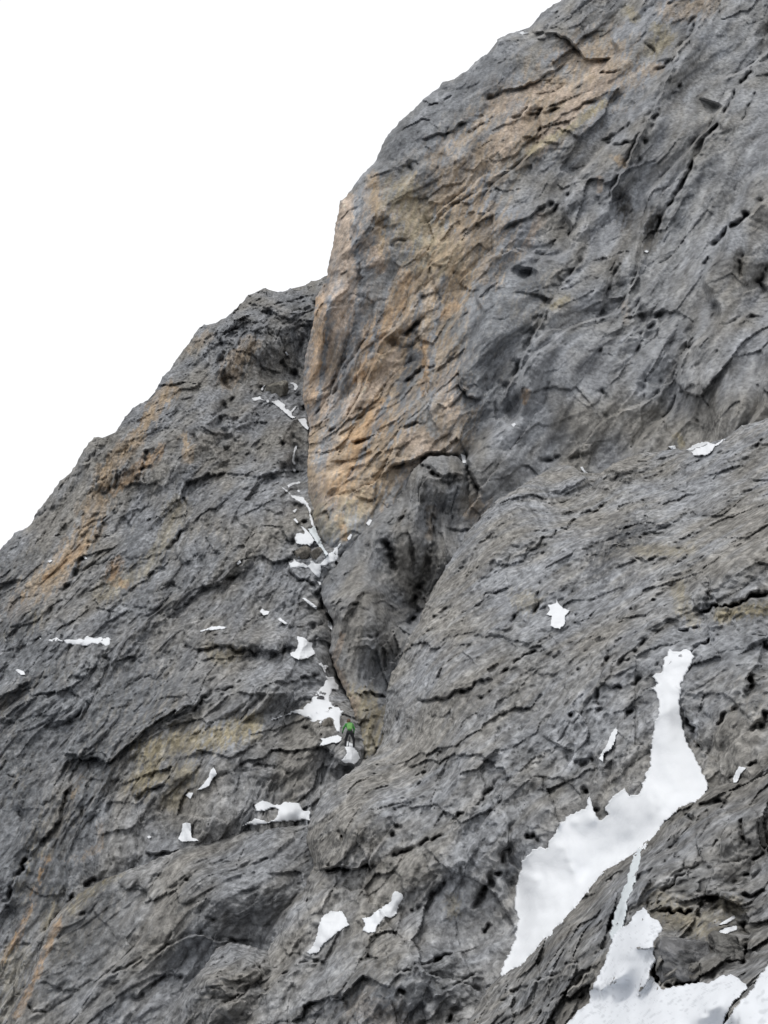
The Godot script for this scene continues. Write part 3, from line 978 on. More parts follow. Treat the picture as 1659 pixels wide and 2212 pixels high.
			[pts(E, [720, 60, 690, 200]), 16, 7, 0.5],
			[pts(E, [1480, 30, 1490, 180]), 14, 7, 0.5],
			[pts(C, [770, 1240, 780, 1390]), 15, 7, 0.7],
			[pts(C, [960, 1340, 920, 1520]), 22, 7, 0.7],
			[pts(W, [775, 430, 768, 520, 785, 600, 775, 680, 765, 730]), 11, 3, 0.95],
			[pts(W, [760, 740, 735, 850, 690, 1000]), 17, 3, 0.8],
			[pts(W, [850, 560, 825, 660, 800, 770]), 8, 3, 0.9],
			[pts(W, [910, 640, 890, 740, 868, 870]), 8, 3, 0.9],
			[pts(W, [712, 640, 702, 760, 684, 900]), 6, 3, 0.9],
			[pts(W, [960, 600, 940, 700, 930, 800]), 9, 3, 0.8],
			[pts(W, [840, 860, 800, 950, 760, 1030]), 9, 3, 0.8],
			[pts(W, [1120, 230, 1040, 300, 960, 350]), 12, 3, 0.7],
			[pts(D, [1110, 700, 1050, 800, 1000, 900]), 14, 3, 0.8],
			[pts(W, [1120, 620, 1060, 740, 1030, 830]), 70, 3, 0.9],
			[pts(W, [1080, 150, 980, 220, 880, 300]), 48, 3, 0.7],
			[pts(B, [900, 950, 920, 1100]), 30, 3, 0.5],
			[pts(B, [1120, 1100, 1200, 1230, 1160, 1280]), 22, 3, 0.7],
			[pts(W, [1640, 40, 1560, 250, 1450, 520, 1380, 700]), 90, 6, 0.5],
			[pts(D, [860, 200, 830, 320]), 22, 6, 0.7],
			[pts(D, [1150, 950, 1180, 1130, 1230, 1230]), 10, 6, 0.7],
		],
	})
	# dark pillar in the angle
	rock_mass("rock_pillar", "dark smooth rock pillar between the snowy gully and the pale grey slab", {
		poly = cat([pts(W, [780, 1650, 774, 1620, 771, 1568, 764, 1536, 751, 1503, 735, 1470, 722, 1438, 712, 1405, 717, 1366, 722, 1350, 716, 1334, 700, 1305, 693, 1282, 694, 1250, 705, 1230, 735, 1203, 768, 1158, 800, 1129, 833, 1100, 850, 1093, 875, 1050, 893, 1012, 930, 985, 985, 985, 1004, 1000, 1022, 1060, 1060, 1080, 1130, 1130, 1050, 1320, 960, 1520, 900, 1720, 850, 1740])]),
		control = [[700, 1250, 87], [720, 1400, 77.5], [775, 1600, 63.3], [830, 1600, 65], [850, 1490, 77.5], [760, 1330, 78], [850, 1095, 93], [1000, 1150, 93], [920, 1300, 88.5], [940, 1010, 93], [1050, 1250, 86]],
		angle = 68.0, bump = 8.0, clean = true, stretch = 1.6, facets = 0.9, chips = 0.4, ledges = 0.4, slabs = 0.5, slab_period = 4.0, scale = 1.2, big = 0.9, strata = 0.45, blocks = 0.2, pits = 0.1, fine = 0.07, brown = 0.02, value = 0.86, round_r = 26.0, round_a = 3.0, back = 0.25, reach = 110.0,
		strokes = [
			[pts(G, [930, 100, 900, 250, 960, 400, 920, 560, 880, 640]), 10, 2.8],
			[pts(G, [760, 600, 640, 720, 590, 760]), 5, 0.9, 0.6, 25],
			[pts(G, [890, 860, 800, 900, 640, 960]), 4, 0.7, -0.6, 20],
			[pts(G, [830, 880, 820, 1130]), 6, 0.6],
			[pts(G, [1140, 540, 1080, 640, 1110, 720, 1060, 860]), 16, 3.2],
			[pts(G, [680, 1290, 800, 1275, 890, 1315]), 5, 1.3, -1.2, 20],
			[pts(G, [1290, 190, 1460, 190]), 4, 0.8],
			[pts(G, [1250, 0, 1200, 250, 1180, 450, 1100, 570]), 7, 1.0],
			[pts(G, [1040, 60, 990, 160]), 8, 1.6],
			[pts(G, [1080, 300, 1060, 480]), 7, 1.0],
			[pts(G, [700, 640, 690, 900]), 4, 0.5],
			[pts(G, [560, 620, 600, 900, 560, 1090, 650, 1280]), 5, 0.6],
			[pts(D, [1090, 1420, 1250, 1500, 1440, 1500]), 14, 3.0, -1.2, 25],
			[pts(D, [1000, 1600, 1120, 1540]), 8, 1.6],
		],
		bulges = [[770, 1250, 40, 90, 25, 2.4], [810, 1420, 45, 90, 0, 1.4], [1000, 1150, 25, 70, 0, 1.6], [955, 1180, 20, 70, 0, 1.2]],
		smooth = [[770, 1250, 50, 90, 20, 0.5]],
		tints = [
			[pts(G, [610, 900, 560, 1080, 640, 1260, 690, 1400]), 8, 2, 0.65],
			[pts(G, [720, 1340, 800, 1450, 800, 1600]), 36, 5, 0.75],
			[pts(G, [700, 1330, 690, 1440]), 12, 2, 0.55],
			[pts(G, [1100, 500, 1120, 380]), 12, 6, 0.4],
			[pts(G, [820, 1000, 900, 1150]), 18, 3, 0.5],
			[pts(G, [1200, 60, 1190, 240]), 9, 0, 0.35],
			[pts(G, [560, 500, 700, 330, 860, 150]), 26, 3, 0.4],
		],
	})
	# pale slab on the right
	rock_mass("rock_slab", "broad pale grey pitted slab below the main wall, carrying the long snow streak", {
		poly = cat([pts(W, [2010, 700, 1850, 790, 1659, 906, 1603, 920, 1569, 948, 1485, 973, 1446, 971, 1377, 980, 1324, 1001, 1289, 1029, 1275, 1060, 1270, 1039, 1254, 1018, 1230, 1004, 1195, 1009, 1143, 1039, 1080, 1077, 1067, 1083, 1035, 1122, 1009, 1152, 976, 1204, 944, 1259, 924, 1295, 901, 1350, 882, 1379, 866, 1422, 849, 1451, 836, 1497, 830, 1536, 826, 1601, 810, 1630, 781, 1646, 765, 1662, 735, 1682, 709, 1695, 693, 1718, 680, 1750, 667, 1776, 662, 1815, 668, 1841, 680, 1870, 667, 1893, 654, 1936, 628, 1959, 602, 2011, 579, 2053, 560, 2082, 540, 2140, 500, 2212, 440, 2420, 2010, 2420])]),
		control = [[850, 1500, 65], [830, 1600, 63.5], [690, 1720, 59], [670, 1850, 53], [560, 2080, 47.5], [500, 2212, 45], [1050, 1095, 83], [924, 1295, 75], [1280, 1045, 81], [1446, 971, 81], [1600, 920, 75], [1659, 906, 73], [1250, 1250, 62], [1400, 1450, 45], [1659, 1310, 45], [1100, 1700, 46], [1080, 2105, 38], [900, 2212, 37], [1500, 1700, 37], [1659, 1600, 35], [1000, 1450, 59], [850, 1900, 46], [1300, 1950, 37.5], [1500, 2000, 34], [1500, 2300, 31], [800, 1750, 52], [1800, 1200, 44], [1800, 900, 66]],
		angle = 37.0, bump = 10.0, iso = 2.7, saw = 0.05, warp = 0.8, scale = 0.85, big = 1.3, facets = 0.8, chips = 0.58, facet_b = 2.7, ledges = 0.3, lumps = 0.45, strata = 0.2, blocks = 0.3, block_size = 1.6, pits = 0.22, fine = 0.16, brown = 0.02, value = 1.12, round_r = 24.0, round_a = 2.2, back = 0.14, edge = 3.5,
		strokes = [
			[pts(H, [1659, 590, 1450, 640, 1340, 660, 1240, 700]), 10, 2.2, 1.0, 40],
			[pts(H, [1659, 590, 1450, 640, 1340, 660, 1240, 700]), 3, 0.3, -1.6, 40],
			[pts(H, [1240, 700, 1220, 760, 1160, 800, 1100, 790]), 8, 1.0],
			[pts(H, [1350, 780, 1300, 870, 1200, 920, 1000, 1000, 900, 1080, 800, 1180]), 7, 1.1, -0.7, 25],
			[pts(H, [340, 895, 200, 940, 100, 1010, 0, 1080]), 5, 1.3, -0.8, 30],
			[pts(H, [500, 1055, 420, 1080]), 4, 0.8],
			[pts(H, [150, 350, 260, 260, 400, 170, 560, 80, 700, 0]), 5, 0.9, -0.7, 30],
			[pts(H, [820, 380, 1000, 350, 1090, 400, 1160, 330]), 5, 0.9, -0.6, 20],
			[pts(H, [880, 210, 960, 210, 1050, 240]), 4, 0.6],
			[pts(H, [580, 260, 720, 190, 830, 110, 1000, 80, 1200, 70]), 4, 0.4, 1.4, 40],
			[pts(H, [245, 500, 240, 660, 200, 700]), 6, 1.4],
			[pts(H, [50, 745, 110, 700]), 7, 1.2],
			[pts(H, [920, 870, 800, 980, 700, 1040]), 5, 1.0],
			[pts(H, [700, 930, 660, 1010]), 6, 0.9],
			[pts(H, [590, 1160, 620, 1270]), 8, 1.2],
			[pts(H, [1659, 870, 1600, 1000, 1540, 1120, 1520, 1230]), 9, 1.2, 0.8, 30],
			[pts(H, [1659, 1290, 1560, 1450]), 8, 1.2],
			[pts(H, [850, 60, 900, 10]), 9, 1.6],
			[pts(H, [30, 390, 60, 330, 130, 290]), 5, 0.7],
			[pts(H, [260, 170, 340, 150]), 8, 1.0],
			[pts(H, [980, 620, 900, 640, 800, 700]), 5, 0.9],
			[pts(H, [1160, 740, 1150, 880]), 6, 1.0],
			[pts(H, [700, 1160, 760, 1170]), 6, 0.8],
			[pts(H, [820, 1290, 760, 1380, 700, 1400]), 7, 1.0],
			[pts(H, [440, 1300, 430, 1420, 460, 1530]), 7, 1.1],
			[pts(H, [590, 1300, 640, 1300]), 6, 0.8],
			[pts(H, [1120, 1250, 1180, 1400, 1240, 1548]), 6, 1.0, -0.8, 30],
			[pts(H, [1400, 120, 1480, 110, 1560, 90]), 5, 0.7],
			[pts(H, [1300, 470, 1290, 560, 1250, 640]), 10, 1.0],
			[pts(H, [470, 700, 500, 830]), 7, 0.8],
			[pts(H, [1600, 1000, 1480, 1250, 1300, 1420]), 6, 0.8],
			[pts(G, [1640, 1180, 1520, 1210, 1300, 1320, 1100, 1340]), 6, 1.2, 0.8, 30],
			[pts(G, [1659, 590, 1400, 760, 1250, 790]), 4, 0.7, -0.5, 25],
			[pts(G, [1659, 350, 1500, 450, 1350, 620]), 4, 0.6],
			[pts(G, [1320, 1400, 1360, 1520, 1400, 1590]), 3, 0.7],
			[pts(G, [1400, 1390, 1460, 1440]), 3, 0.6],
			[pts(G, [1640, 1500, 1640, 1650]), 5, 1.0],
			[pts(G, [960, 1480, 990, 1340, 1010, 1200]), 6, 0.8],
			[pts(G, [1160, 1100, 1240, 1065]), 4, 0.8],
			[pts(G, [1350, 700, 1270, 770, 1220, 800]), 7, 0.9],
			[pts(G, [1630, 220, 1560, 260]), 6, 0.8],
			[pts(G, [1510, 1290, 1600, 1270]), 8, 1.3],
			[pts(J, [1250, 0, 1260, 100]), 6, 1.3],
			[pts(J, [1290, 220, 1335, 315]), 4, 1.0],
			[pts(J, [1000, 310, 1080, 280, 1190, 140]), 5, 0.9, 0.5, 20],
			[pts(J, [1330, 470, 1440, 400, 1520, 330, 1659, 200]), 6, 1.2, 0.8, 30],
			[pts(J, [890, 410, 970, 420]), 9, 1.3],
			[pts(J, [950, 490, 945, 580]), 7, 1.0],
			[pts(J, [600, 520, 605, 640]), 4, 1.1],
			[pts(J, [450, 780, 560, 800, 700, 790, 820, 775]), 7, 2.0, -1.6, 40],
			[pts(J, [720, 790, 730, 870]), 5, 1.0],
			[pts(J, [900, 800, 950, 690, 1100, 640, 1180, 600, 1330, 565]), 6, 1.2, 0.7, 30],
			[pts(J, [1310, 860, 1250, 950, 1150, 1000]), 8, 1.2],
			[pts(J, [1659, 790, 1560, 900, 1480, 1050]), 14, 1.8],
			[pts(J, [360, 1000, 420, 960]), 5, 1.0],
			[pts(J, [200, 1180, 330, 1010]), 4, 0.6],
			[pts(J, [1060, 1060, 1180, 1050]), 5, 0.9],
			[pts(J, [1590, 1150, 1560, 1220]), 6, 1.0],
			[pts(J, [440, 1350, 480, 1420]), 6, 1.0],
			[pts(J, [1210, 1420, 1280, 1390]), 8, 1.2],
			[pts(J, [950, 1500, 1080, 1440, 1200, 1400, 1380, 1350]), 5, 0.7, 0.9, 25],
			[pts(J, [980, 1620, 1150, 1560, 1300, 1480]), 6, 1.0],
			[pts(J, [1180, 1659, 1330, 1560, 1560, 1480]), 5, 0.6, 0.8, 20],
			[pts(J, [60, 1640, 300, 1430, 480, 1380]), 5, 0.6, 0.9, 25],
			[pts(J, [1300, 1818, 1360, 1640]), 8, 1.0],
			[pts(J, [300, 1810, 400, 1680, 600, 1640]), 6, 0.8, -0.7, 25],
			[pts(J, [700, 1400, 860, 1380]), 6, 0.8],
			[pts(E, [600, 1440, 760, 1400, 900, 1330, 1100, 1270]), 6, 1.2],
			[pts(E, [1659, 1180, 1500, 1260, 1400, 1330]), 6, 1.0],
			[pts(K, [460, 80, 560, 60, 620, 120]), 9, 1.4],
			[pts(K, [540, 230, 620, 380]), 7, 1.2],
			[pts(K, [160, 560, 250, 540]), 8, 1.2],
			[pts(K, [0, 700, 60, 600]), 8, 1.2],
			[pts(K, [1300, 210, 1450, 180, 1600, 40]), 6, 1.0],
		],
		bulges = [[745, 1780, 62, 68, 0, 3.0], [1235, 1035, 42, 28, 0, 2.2], [1330, 1010, 36, 16, -15, 1.6], [1560, 1230, 120, 60, -10, 1.6], [1590, 1400, 90, 70, 40, 1.5], [950, 1620, 110, 70, 30, 1.2], [1000, 1860, 120, 80, 30, 1.2], [1290, 1190, 26, 40, -20, -0.9], [870, 1970, 140, 40, 25, -1.2], [1110, 1900, 22, 70, 10, -1.4], [700, 2010, 60, 60, 40, 1.0], [800, 2130, 120, 60, 25, 1.3]],
		smooth = [[1590, 1430, 80, 90, 0, 0.6], [1100, 1300, 120, 60, 30, 0.8], [900, 1560, 120, 60, 30, 0.75]],
		tints = [
			[pts(H, [1659, 680, 1500, 690, 1370, 720]), 15, 5, 0.8],
			[pts(H, [1110, 540, 1130, 680, 1200, 750]), 16, 5, 0.45],
			[pts(H, [860, 170, 700, 260, 620, 340, 590, 460]), 30, 4, 0.65],
			[pts(H, [830, 470, 760, 540]), 16, 4, 0.5],
			[pts(H, [850, 310, 1100, 320, 1180, 300]), 12, 5, 0.35],
			[pts(H, [130, 620, 200, 640]), 24, 5, 0.35],
			[pts(H, [900, 110, 1080, 170]), 30, 6, 0.45],
			[pts(H, [840, 400, 1080, 440]), 14, 6, 0.5],
			[pts(H, [100, 900, 300, 1000, 500, 1080]), 40, 6, 0.4],
			[pts(J, [1350, 1000, 1350, 1080]), 16, 5, 0.35],
			[pts(J, [700, 1450, 900, 1600, 1200, 1500]), 60, 3, 0.4],
			[pts(J, [750, 1700, 950, 1818]), 40, 0, 0.18],
			[pts(H, [1500, 900, 1600, 1200]), 60, 3, 0.5],
			[pts(G, [1100, 640, 1180, 560]), 10, 5, 0.4],
		],
	})
	# lower left slab
	rock_mass("rock_apron", "smooth streaked grey apron of rock at the lower left, right of the orange streaks", {
		poly = cat([pts(W, [-60, 2420, 13, 2212, 36, 2167, 81, 2076, 98, 2015, 115, 1985, 143, 1952, 182, 1923, 225, 1900, 293, 1874, 358, 1848, 420, 1822, 472, 1809, 521, 1795, 560, 1790, 620, 1786, 660, 1780, 760, 1800, 760, 2420])]),
		control = [[150, 1960, 59], [500, 1800, 60.5], [300, 2212, 50], [30, 2200, 52.5], [600, 2000, 53], [650, 1800, 59], [300, 1900, 58.5], [450, 1950, 54], [600, 2250, 50], [0, 2400, 50]],
		angle = 44.0, wander = 4.0, bump = 9.0, iso = 1.4, saw = 0.25, stretch = 1.7, scale = 0.95, big = 1.0, facets = 0.9, chips = 0.35, facet_b = 1.8, ledges = 0.6, slabs = 0.6, slab_period = 6.0, strata = 0.3, blocks = 0.22, pits = 0.1, fine = 0.08, brown = -0.05, value = 0.97, round_r = 30.0, round_a = 1.4, back = 0.16,
		strokes = [
			[pts(I, [1120, 920, 1180, 890, 1250, 850]), 5, 0.9],
			[pts(I, [1000, 1390, 1070, 1320, 1180, 1260, 1300, 1210, 1450, 1260, 1659, 1270]), 5, 0.8, 0.7, 30],
			[pts(I, [700, 1500, 850, 1440, 1020, 1310]), 5, 0.6, 0.6, 25],
			[pts(I, [1130, 1460, 1220, 1510]), 6, 1.0],
						[pts(I, [500, 1210, 570, 1160]), 4, 0.6],
			[pts(I, [190, 1690, 220, 1740, 320, 1740]), 4, 0.5],
			[pts(I, [510, 1110, 570, 1080]), 5, 0.7],
			[pts(I, [820, 1250, 850, 1200]), 3, 0.5],
			[pts(I, [720, 1600, 760, 1560, 820, 1540]), 6, 0.8],
			[pts(I, [860, 1480, 960, 1380]), 4, 0.6],
			[pts(I, [1000, 840, 1060, 830]), 4, 0.5],
			[pts(I, [1360, 1110, 1430, 1130]), 5, 0.6],
			[pts(I, [900, 1659, 1000, 1560, 1100, 1480]), 6, 0.7, -0.6, 25],
			[pts(J, [20, 760, 130, 720]), 6, 0.7],
			[pts(J, [0, 560, 100, 530, 300, 500]), 4, 0.4],
		],
		bulges = [[330, 2000, 110, 90, 40, 1.6], [520, 1920, 110, 60, 30, 1.6], [380, 2090, 60, 30, 40, -0.5], [250, 2150, 80, 80, 40, 0.8], [590, 1890, 60, 80, 0, 1.0]],
		smooth = [[260, 1980, 150, 130, 40, 0.6]],
		tints = [
			[pts(I, [400, 1130, 340, 1260, 260, 1450, 170, 1640, 110, 1760]), 8, 1, 0.7],
			[pts(I, [690, 870, 560, 960, 480, 1060]), 12, 5, 0.7],
			[pts(I, [700, 860, 800, 820]), 12, 5, 0.4],
			[pts(I, [700, 1000, 560, 1350, 400, 1560]), 60, 3, 0.6],
			[pts(I, [950, 900, 880, 1130, 720, 1360]), 40, 6, 0.35],
		],
	})
	# boulder slab at the foot
	rock_mass("rock_spur", "rounded grey spur of rock at the bottom edge, right of the smooth apron", {
		poly = cat([pts(W, [280, 2420, 348, 2212, 374, 2167, 407, 2128, 440, 2090, 458, 2062, 470, 2046, 500, 2036, 540, 2043, 580, 2056, 680, 2100, 680, 2420])]),
		control = [[465, 2043, 50], [348, 2212, 46], [540, 2043, 49], [560, 2212, 44.5], [450, 2150, 45], [400, 2400, 42]],
		bump = 10.0, iso = 1.6, saw = 0.2, angle = 40.0, scale = 0.8, big = 0.8, strata = 0.4, blocks = 0.2, pits = 0.2, fine = 0.1, brown = -0.1, value = 1.0, round_r = 34.0, round_a = 2.4, back = 0.14,
		strokes = [
			[pts(J, [0, 1640, 60, 1500, 120, 1360]), 4, 0.6],
			[pts(I, [1480, 1720, 1580, 1640, 1659, 1560]), 5, 0.6, 0.5, 20],
		],
		bulges = [[480, 2140, 60, 60, 30, 1.0]],
	})
	# dark foreground rock at the lower right
	rock_mass("rock_outcrop", "dark broken rock outcrop at the lower right between the long snow streak and bottom snow", {
		poly = cat([pts(W, [960, 2420, 1000, 2230, 1040, 2150, 1080, 2108, 1122, 2084, 1195, 2007, 1248, 1952, 1303, 1882, 1370, 1843, 1422, 1788, 1464, 1742, 1513, 1724, 1534, 1700, 1583, 1690, 1659, 1630, 1850, 1480, 2010, 1360, 2010, 2420])]),
		control = [[1080, 2110, 36.5], [1250, 1955, 35.5], [1500, 1730, 35], [1659, 1660, 33], [1400, 1950, 29], [1300, 2212, 25], [1659, 2212, 18.5], [1659, 1950, 26], [1100, 2212, 32], [1000, 2240, 34], [1500, 2000, 26.5], [1500, 2212, 21], [1800, 1600, 32]],
		angle = 30.0, bump = 10.0, iso = 2.6, saw = 0.0, warp = 0.6, scale = 0.55, big = 1.2, facets = 2.0, chips = 1.3, facet_b = 2.4, ledges = 0.4, lumps = 0.4, strata = 0.14, blocks = 0.4, block_size = 2.6, pits = 0.2, fine = 0.12, brown = 0.1, value = 0.92, round_r = 18.0, round_a = 0.6, back = 0.1, edge = 1.5,
		strokes = [
			[pts(K, [1659, 620, 1500, 780, 1400, 870, 1200, 960, 1150, 1010, 950, 1010]), 7, 1.1, -0.6, 30],
			[pts(K, [1500, 420, 1490, 520, 1540, 600]), 7, 0.9],
			[pts(K, [900, 1000, 960, 920, 1100, 800, 1250, 700]), 4, 0.5, 0.5, 25],
			[pts(K, [1120, 560, 1050, 620, 1000, 700]), 6, 0.6],
			[pts(K, [1010, 480, 1060, 440, 1200, 400]), 7, 0.8],
			[pts(K, [1230, 360, 1350, 310, 1420, 330]), 6, 0.8],
			[pts(K, [1659, 880, 1450, 930, 1300, 1000]), 5, 0.7],
			[pts(K, [780, 1000, 790, 1080]), 8, 0.9],
			[pts(K, [690, 760, 700, 820]), 7, 0.6],
			[pts(K, [640, 1150, 660, 1250]), 7, 0.6],
			[pts(K, [400, 1300, 430, 1240]), 6, 0.6],
			[pts(K, [100, 1480, 220, 1440, 330, 1400, 500, 1280]), 5, 0.5, 0.8, 25],
			[pts(K, [240, 1660, 400, 1480, 600, 1350]), 5, 0.7, 0.8, 25],
			[pts(K, [440, 1590, 520, 1500]), 6, 0.6],
			[pts(K, [0, 1560, 120, 1470]), 6, 0.7],
			[pts(K, [60, 1640, 100, 1560, 90, 1480]), 4, 0.5],
			[pts(K, [960, 1230, 960, 1340, 1000, 1440]), 8, 1.3],
			[pts(K, [1000, 1460, 1200, 1440, 1400, 1380]), 7, 0.9],
			[pts(K, [1500, 1060, 1550, 1200, 1500, 1350]), 10, 1.1],
			[pts(K, [560, 860, 480, 960]), 6, 0.6],
			[pts(K, [330, 1110, 430, 1020]), 4, 0.5],
			[pts(K, [1280, 600, 1440, 530]), 4, 0.4],
			[pts(K, [1400, 560, 1420, 600]), 5, 0.5],
		],
		bulges = [[1420, 2060, 60, 60, 0, 0.9], [1560, 1830, 80, 60, 30, 0.9], [1420, 1880, 60, 40, 30, 0.8], [1300, 1950, 60, 50, 40, 0.5], [1200, 2080, 60, 40, 30, 0.6], [1600, 2060, 40, 60, 0, -0.9]],
		smooth = [[1180, 1990, 60, 60, 0, 0.8]],
		tints = [
			[pts(K, [960, 930, 1100, 1000, 1250, 1080, 1450, 960]), 26, 5, 0.4],
			[pts(K, [1050, 1050, 1300, 1120]), 20, 5, 0.3],
		],
	})

# ------------------------------------------------------------------ snow and ice
func zb_at(u: float, v: float) -> float:
	var i := clampi(int(round((u - G0U) / S)), 0, NU - 1)
	var j := clampi(int(round((v - G0V) / S)), 0, NV - 1)
	return ZB[j * NU + i]

func zb_mean(u: float, v: float, r: int) -> float:
	var i0 := int(round((u - G0U) / S))
	var j0 := int(round((v - G0V) / S))
	var s := 0.0
	var k := 0
	var c := zb_at(u, v)
	for dj in [-r, -r / 2, 0, r / 2, r]:
		for di in [-r, -r / 2, 0, r / 2, r]:
			var z := ZB[clampi(j0 + dj, 0, NV - 1) * NU + clampi(i0 + di, 0, NU - 1)]
			if absf(z - c) < 6.0 and z < 1000.0:
				s += z
				k += 1
	return s / k if k > 0 else c

func snow(called: String, label: String, group: String, outline: PackedVector2Array, thick: float, mat := 0, dirt := 0.0) -> MeshInstance3D:
	var lo := Vector2(1e9, 1e9)
	var hi := Vector2(-1e9, -1e9)
	for p in outline:
		lo = lo.min(p)
		hi = hi.max(p)
	var size := maxf(hi.x - lo.x, hi.y - lo.y)
	var s := clampf(size / 60.0, 0.7, 2.6)
	var poly := roughen(outline, true, maxf(2.0, s * 1.6), clampf(size * 0.02, 0.35, 3.6), clampf(9.0 / size, 0.06, 0.4))
	var nu := int((hi.x - lo.x) / s) + 5
	var nv := int((hi.y - lo.y) / s) + 5
	var o := lo - Vector2(s, s) * 2.0
	var n := nu * nv
	var st := PackedByteArray()
	st.resize(n)
	var ds := PackedFloat32Array()
	ds.resize(n)
	var uv := PackedVector2Array()
	uv.resize(n)
	var zr := PackedFloat32Array()
	zr.resize(n)
	var tilt := 0.32 if size < 90.0 else 0.0
	var vmid := lo.y
	var np := poly.size()
	for j in nv:
		for i in nu:
			var id := j * nu + i
			var p := o + Vector2(i, j) * s
			var isin := Geometry2D.is_point_in_polygon(p, poly)
			var best := 1e9
			var q := p
			for k in np:
				var c := Geometry2D.get_closest_point_to_segment(p, poly[k], poly[(k + 1) % np])
				var d := c.distance_squared_to(p)
				if d < best:
					best = d
					q = c
			ds[id] = sqrt(best)
			if isin:
				st[id] = 2
				uv[id] = p
			elif ds[id] < s * 1.5:
				st[id] = 1
				uv[id] = q
			if st[id] > 0:
				zr[id] = zb_at(uv[id].x, uv[id].y)
				if zr[id] > 1000.0: st[id] = 0
	var zs := PackedFloat32Array()
	zs.resize(n)
	var blur := clampi(int(size * 0.06 / S), 2, 8)
	for id in n:
		if st[id] == 0: continue
		var m := zb_mean(uv[id].x, uv[id].y, blur)
		var px := zr[id] / F
		var d := ds[id] * px if st[id] == 2 else 0.0
		var t := thick * (0.3 + 0.7 * (1.0 - exp(-d / (thick * 1.3))))
		var wp := at(uv[id].x, uv[id].y, m)
		var run := n_mid.get_noise_3d(wp.x / 0.9, wp.y / 2.6, wp.z / 2.6) + 0.7 * n_low.get_noise_3d(wp.x / 2.5, wp.y / 3.0, wp.z / 3.0)
		zs[id] = minf(m, zr[id] + 0.1) - t - tilt * (uv[id].y - vmid) * px - 0.42 * thick * run * (1.0 - exp(-d / thick))
	for it in clampi(int(size / 25.0), 3, 14):
		var zn := zs.duplicate()
		for j in range(1, nv - 1):
			for i in range(1, nu - 1):
				var id := j * nu + i
				if st[id] != 2: continue
				var sm := zs[id] * 2.0
				var k := 2.0
				for q in [id - 1, id + 1, id - nu, id + nu]:
					if st[q] == 2:
						sm += zs[q]
						k += 1.0
				zn[id] = sm / k
		zs = zn
	for id in n:
		if st[id] == 2 and ds[id] > s * 0.6: zs[id] = minf(zs[id], zr[id] - 0.03)
	var vs := PackedVector3Array()
	var cs := PackedColorArray()
	var vid := PackedInt32Array()
	vid.resize(n)
	vid.fill(-1)
	for id in n:
		if st[id] == 0: continue
		vid[id] = vs.size()
		var zz: float = zs[id]
		if st[id] == 1: zz = maxf(zr[id], zs[id]) + 0.25
		var p := at(uv[id].x, uv[id].y, zz)
		vs.append(p)
		var k := 1.0 + 0.03 * n_mid.get_noise_3d(p.x * 0.7, p.y * 0.7, p.z * 0.7)
		var c := (Color(0.76, 0.78, 0.81) if dirt == 0.0 else Color(0.71, 0.735, 0.775)) if mat == 0 else Color(0.66, 0.71, 0.74)
		if dirt > 0.0:
			var e := n_fin.get_noise_3d(p.x * 3.2, p.y * 3.2, p.z * 3.2) + 0.5 * n_low.get_noise_3d(p.x * 0.5, p.y * 0.5, p.z * 0.5)
			c = c.lerp(Color(0.42, 0.44, 0.47), smoothstep(0.32, 0.62, e) * dirt)
		cs.append(Color(c.r * k, c.g * k, c.b * k))
	var nrm := PackedVector3Array()
	nrm.resize(vs.size())
	var ind := PackedInt32Array()
	for j in nv - 1:
		for i in nu - 1:
			var a := vid[j * nu + i]
			var b := vid[j * nu + i + 1]
			var c := vid[(j + 1) * nu + i]
			var d := vid[(j + 1) * nu + i + 1]
			if a >= 0 and b >= 0 and d >= 0: tri(vs, nrm, ind, a, b, d)
			if a >= 0 and d >= 0 and c >= 0: tri(vs, nrm, ind, a, d, c)
			if (a < 0) and b >= 0 and c >= 0 and d >= 0: tri(vs, nrm, ind, b, d, c)
			if (d < 0) and a >= 0 and b >= 0 and c >= 0: tri(vs, nrm, ind, a, b, c)
	for k in nrm.size(): nrm[k] = nrm[k].normalized()
	ind = largest_piece(ind, vs.size())
	var keep := {}
	var vs2 := PackedVector3Array()
	var cs2 := PackedColorArray()
	var nr2 := PackedVector3Array()
	for k in ind.size():
		var q := ind[k]
		if not keep.has(q):
			keep[q] = vs2.size()
			vs2.append(vs[q])
			cs2.append(cs[q])
			nr2.append(nrm[q])
		ind[k] = keep[q]
	vs = vs2
	cs = cs2
	nrm = nr2
	# own origin at the patch's middle
	var mid := Vector3.ZERO
	for p in vs: mid += p
	mid /= maxi(1, vs.size())
	for k in vs.size(): vs[k] -= mid
	var mi := MeshInstance3D.new()
	mi.mesh = mesh_of(vs, nrm, cs, ind, snow_mat if mat == 0 else ice_mat)
	mi.name = numbered(called)
	mi.position = mid
	tag(mi, label, "ice" if mat == 1 else "snow patch", group)
	add_child(mi, true)
	return mi

func largest_piece(ind: PackedInt32Array, n: int) -> PackedInt32Array:
	var boss := PackedInt32Array()
	boss.resize(n)
	for k in n: boss[k] = k
	for t in range(0, ind.size(), 3):
		for e in 2:
			var a := ind[t]
			var b := ind[t + 1 + e]
			while boss[a] != a:
				boss[a] = boss[boss[a]]
				a = boss[a]
			while boss[b] != b:
				boss[b] = boss[boss[b]]
				b = boss[b]
			if a != b: boss[a] = b
	var count := PackedInt32Array()
	count.resize(n)
	var of := PackedInt32Array()
	of.resize(ind.size() / 3)
	var best := 0
	for t in of.size():
		var a := ind[t * 3]
		while boss[a] != a: a = boss[a]
		of[t] = a
		count[a] += 1
		if count[a] > count[best]: best = a
	var r := PackedInt32Array()
	for t in of.size():
		if of[t] == best:
			r.append(ind[t * 3])
			r.append(ind[t * 3 + 1])
			r.append(ind[t * 3 + 2])
	return r

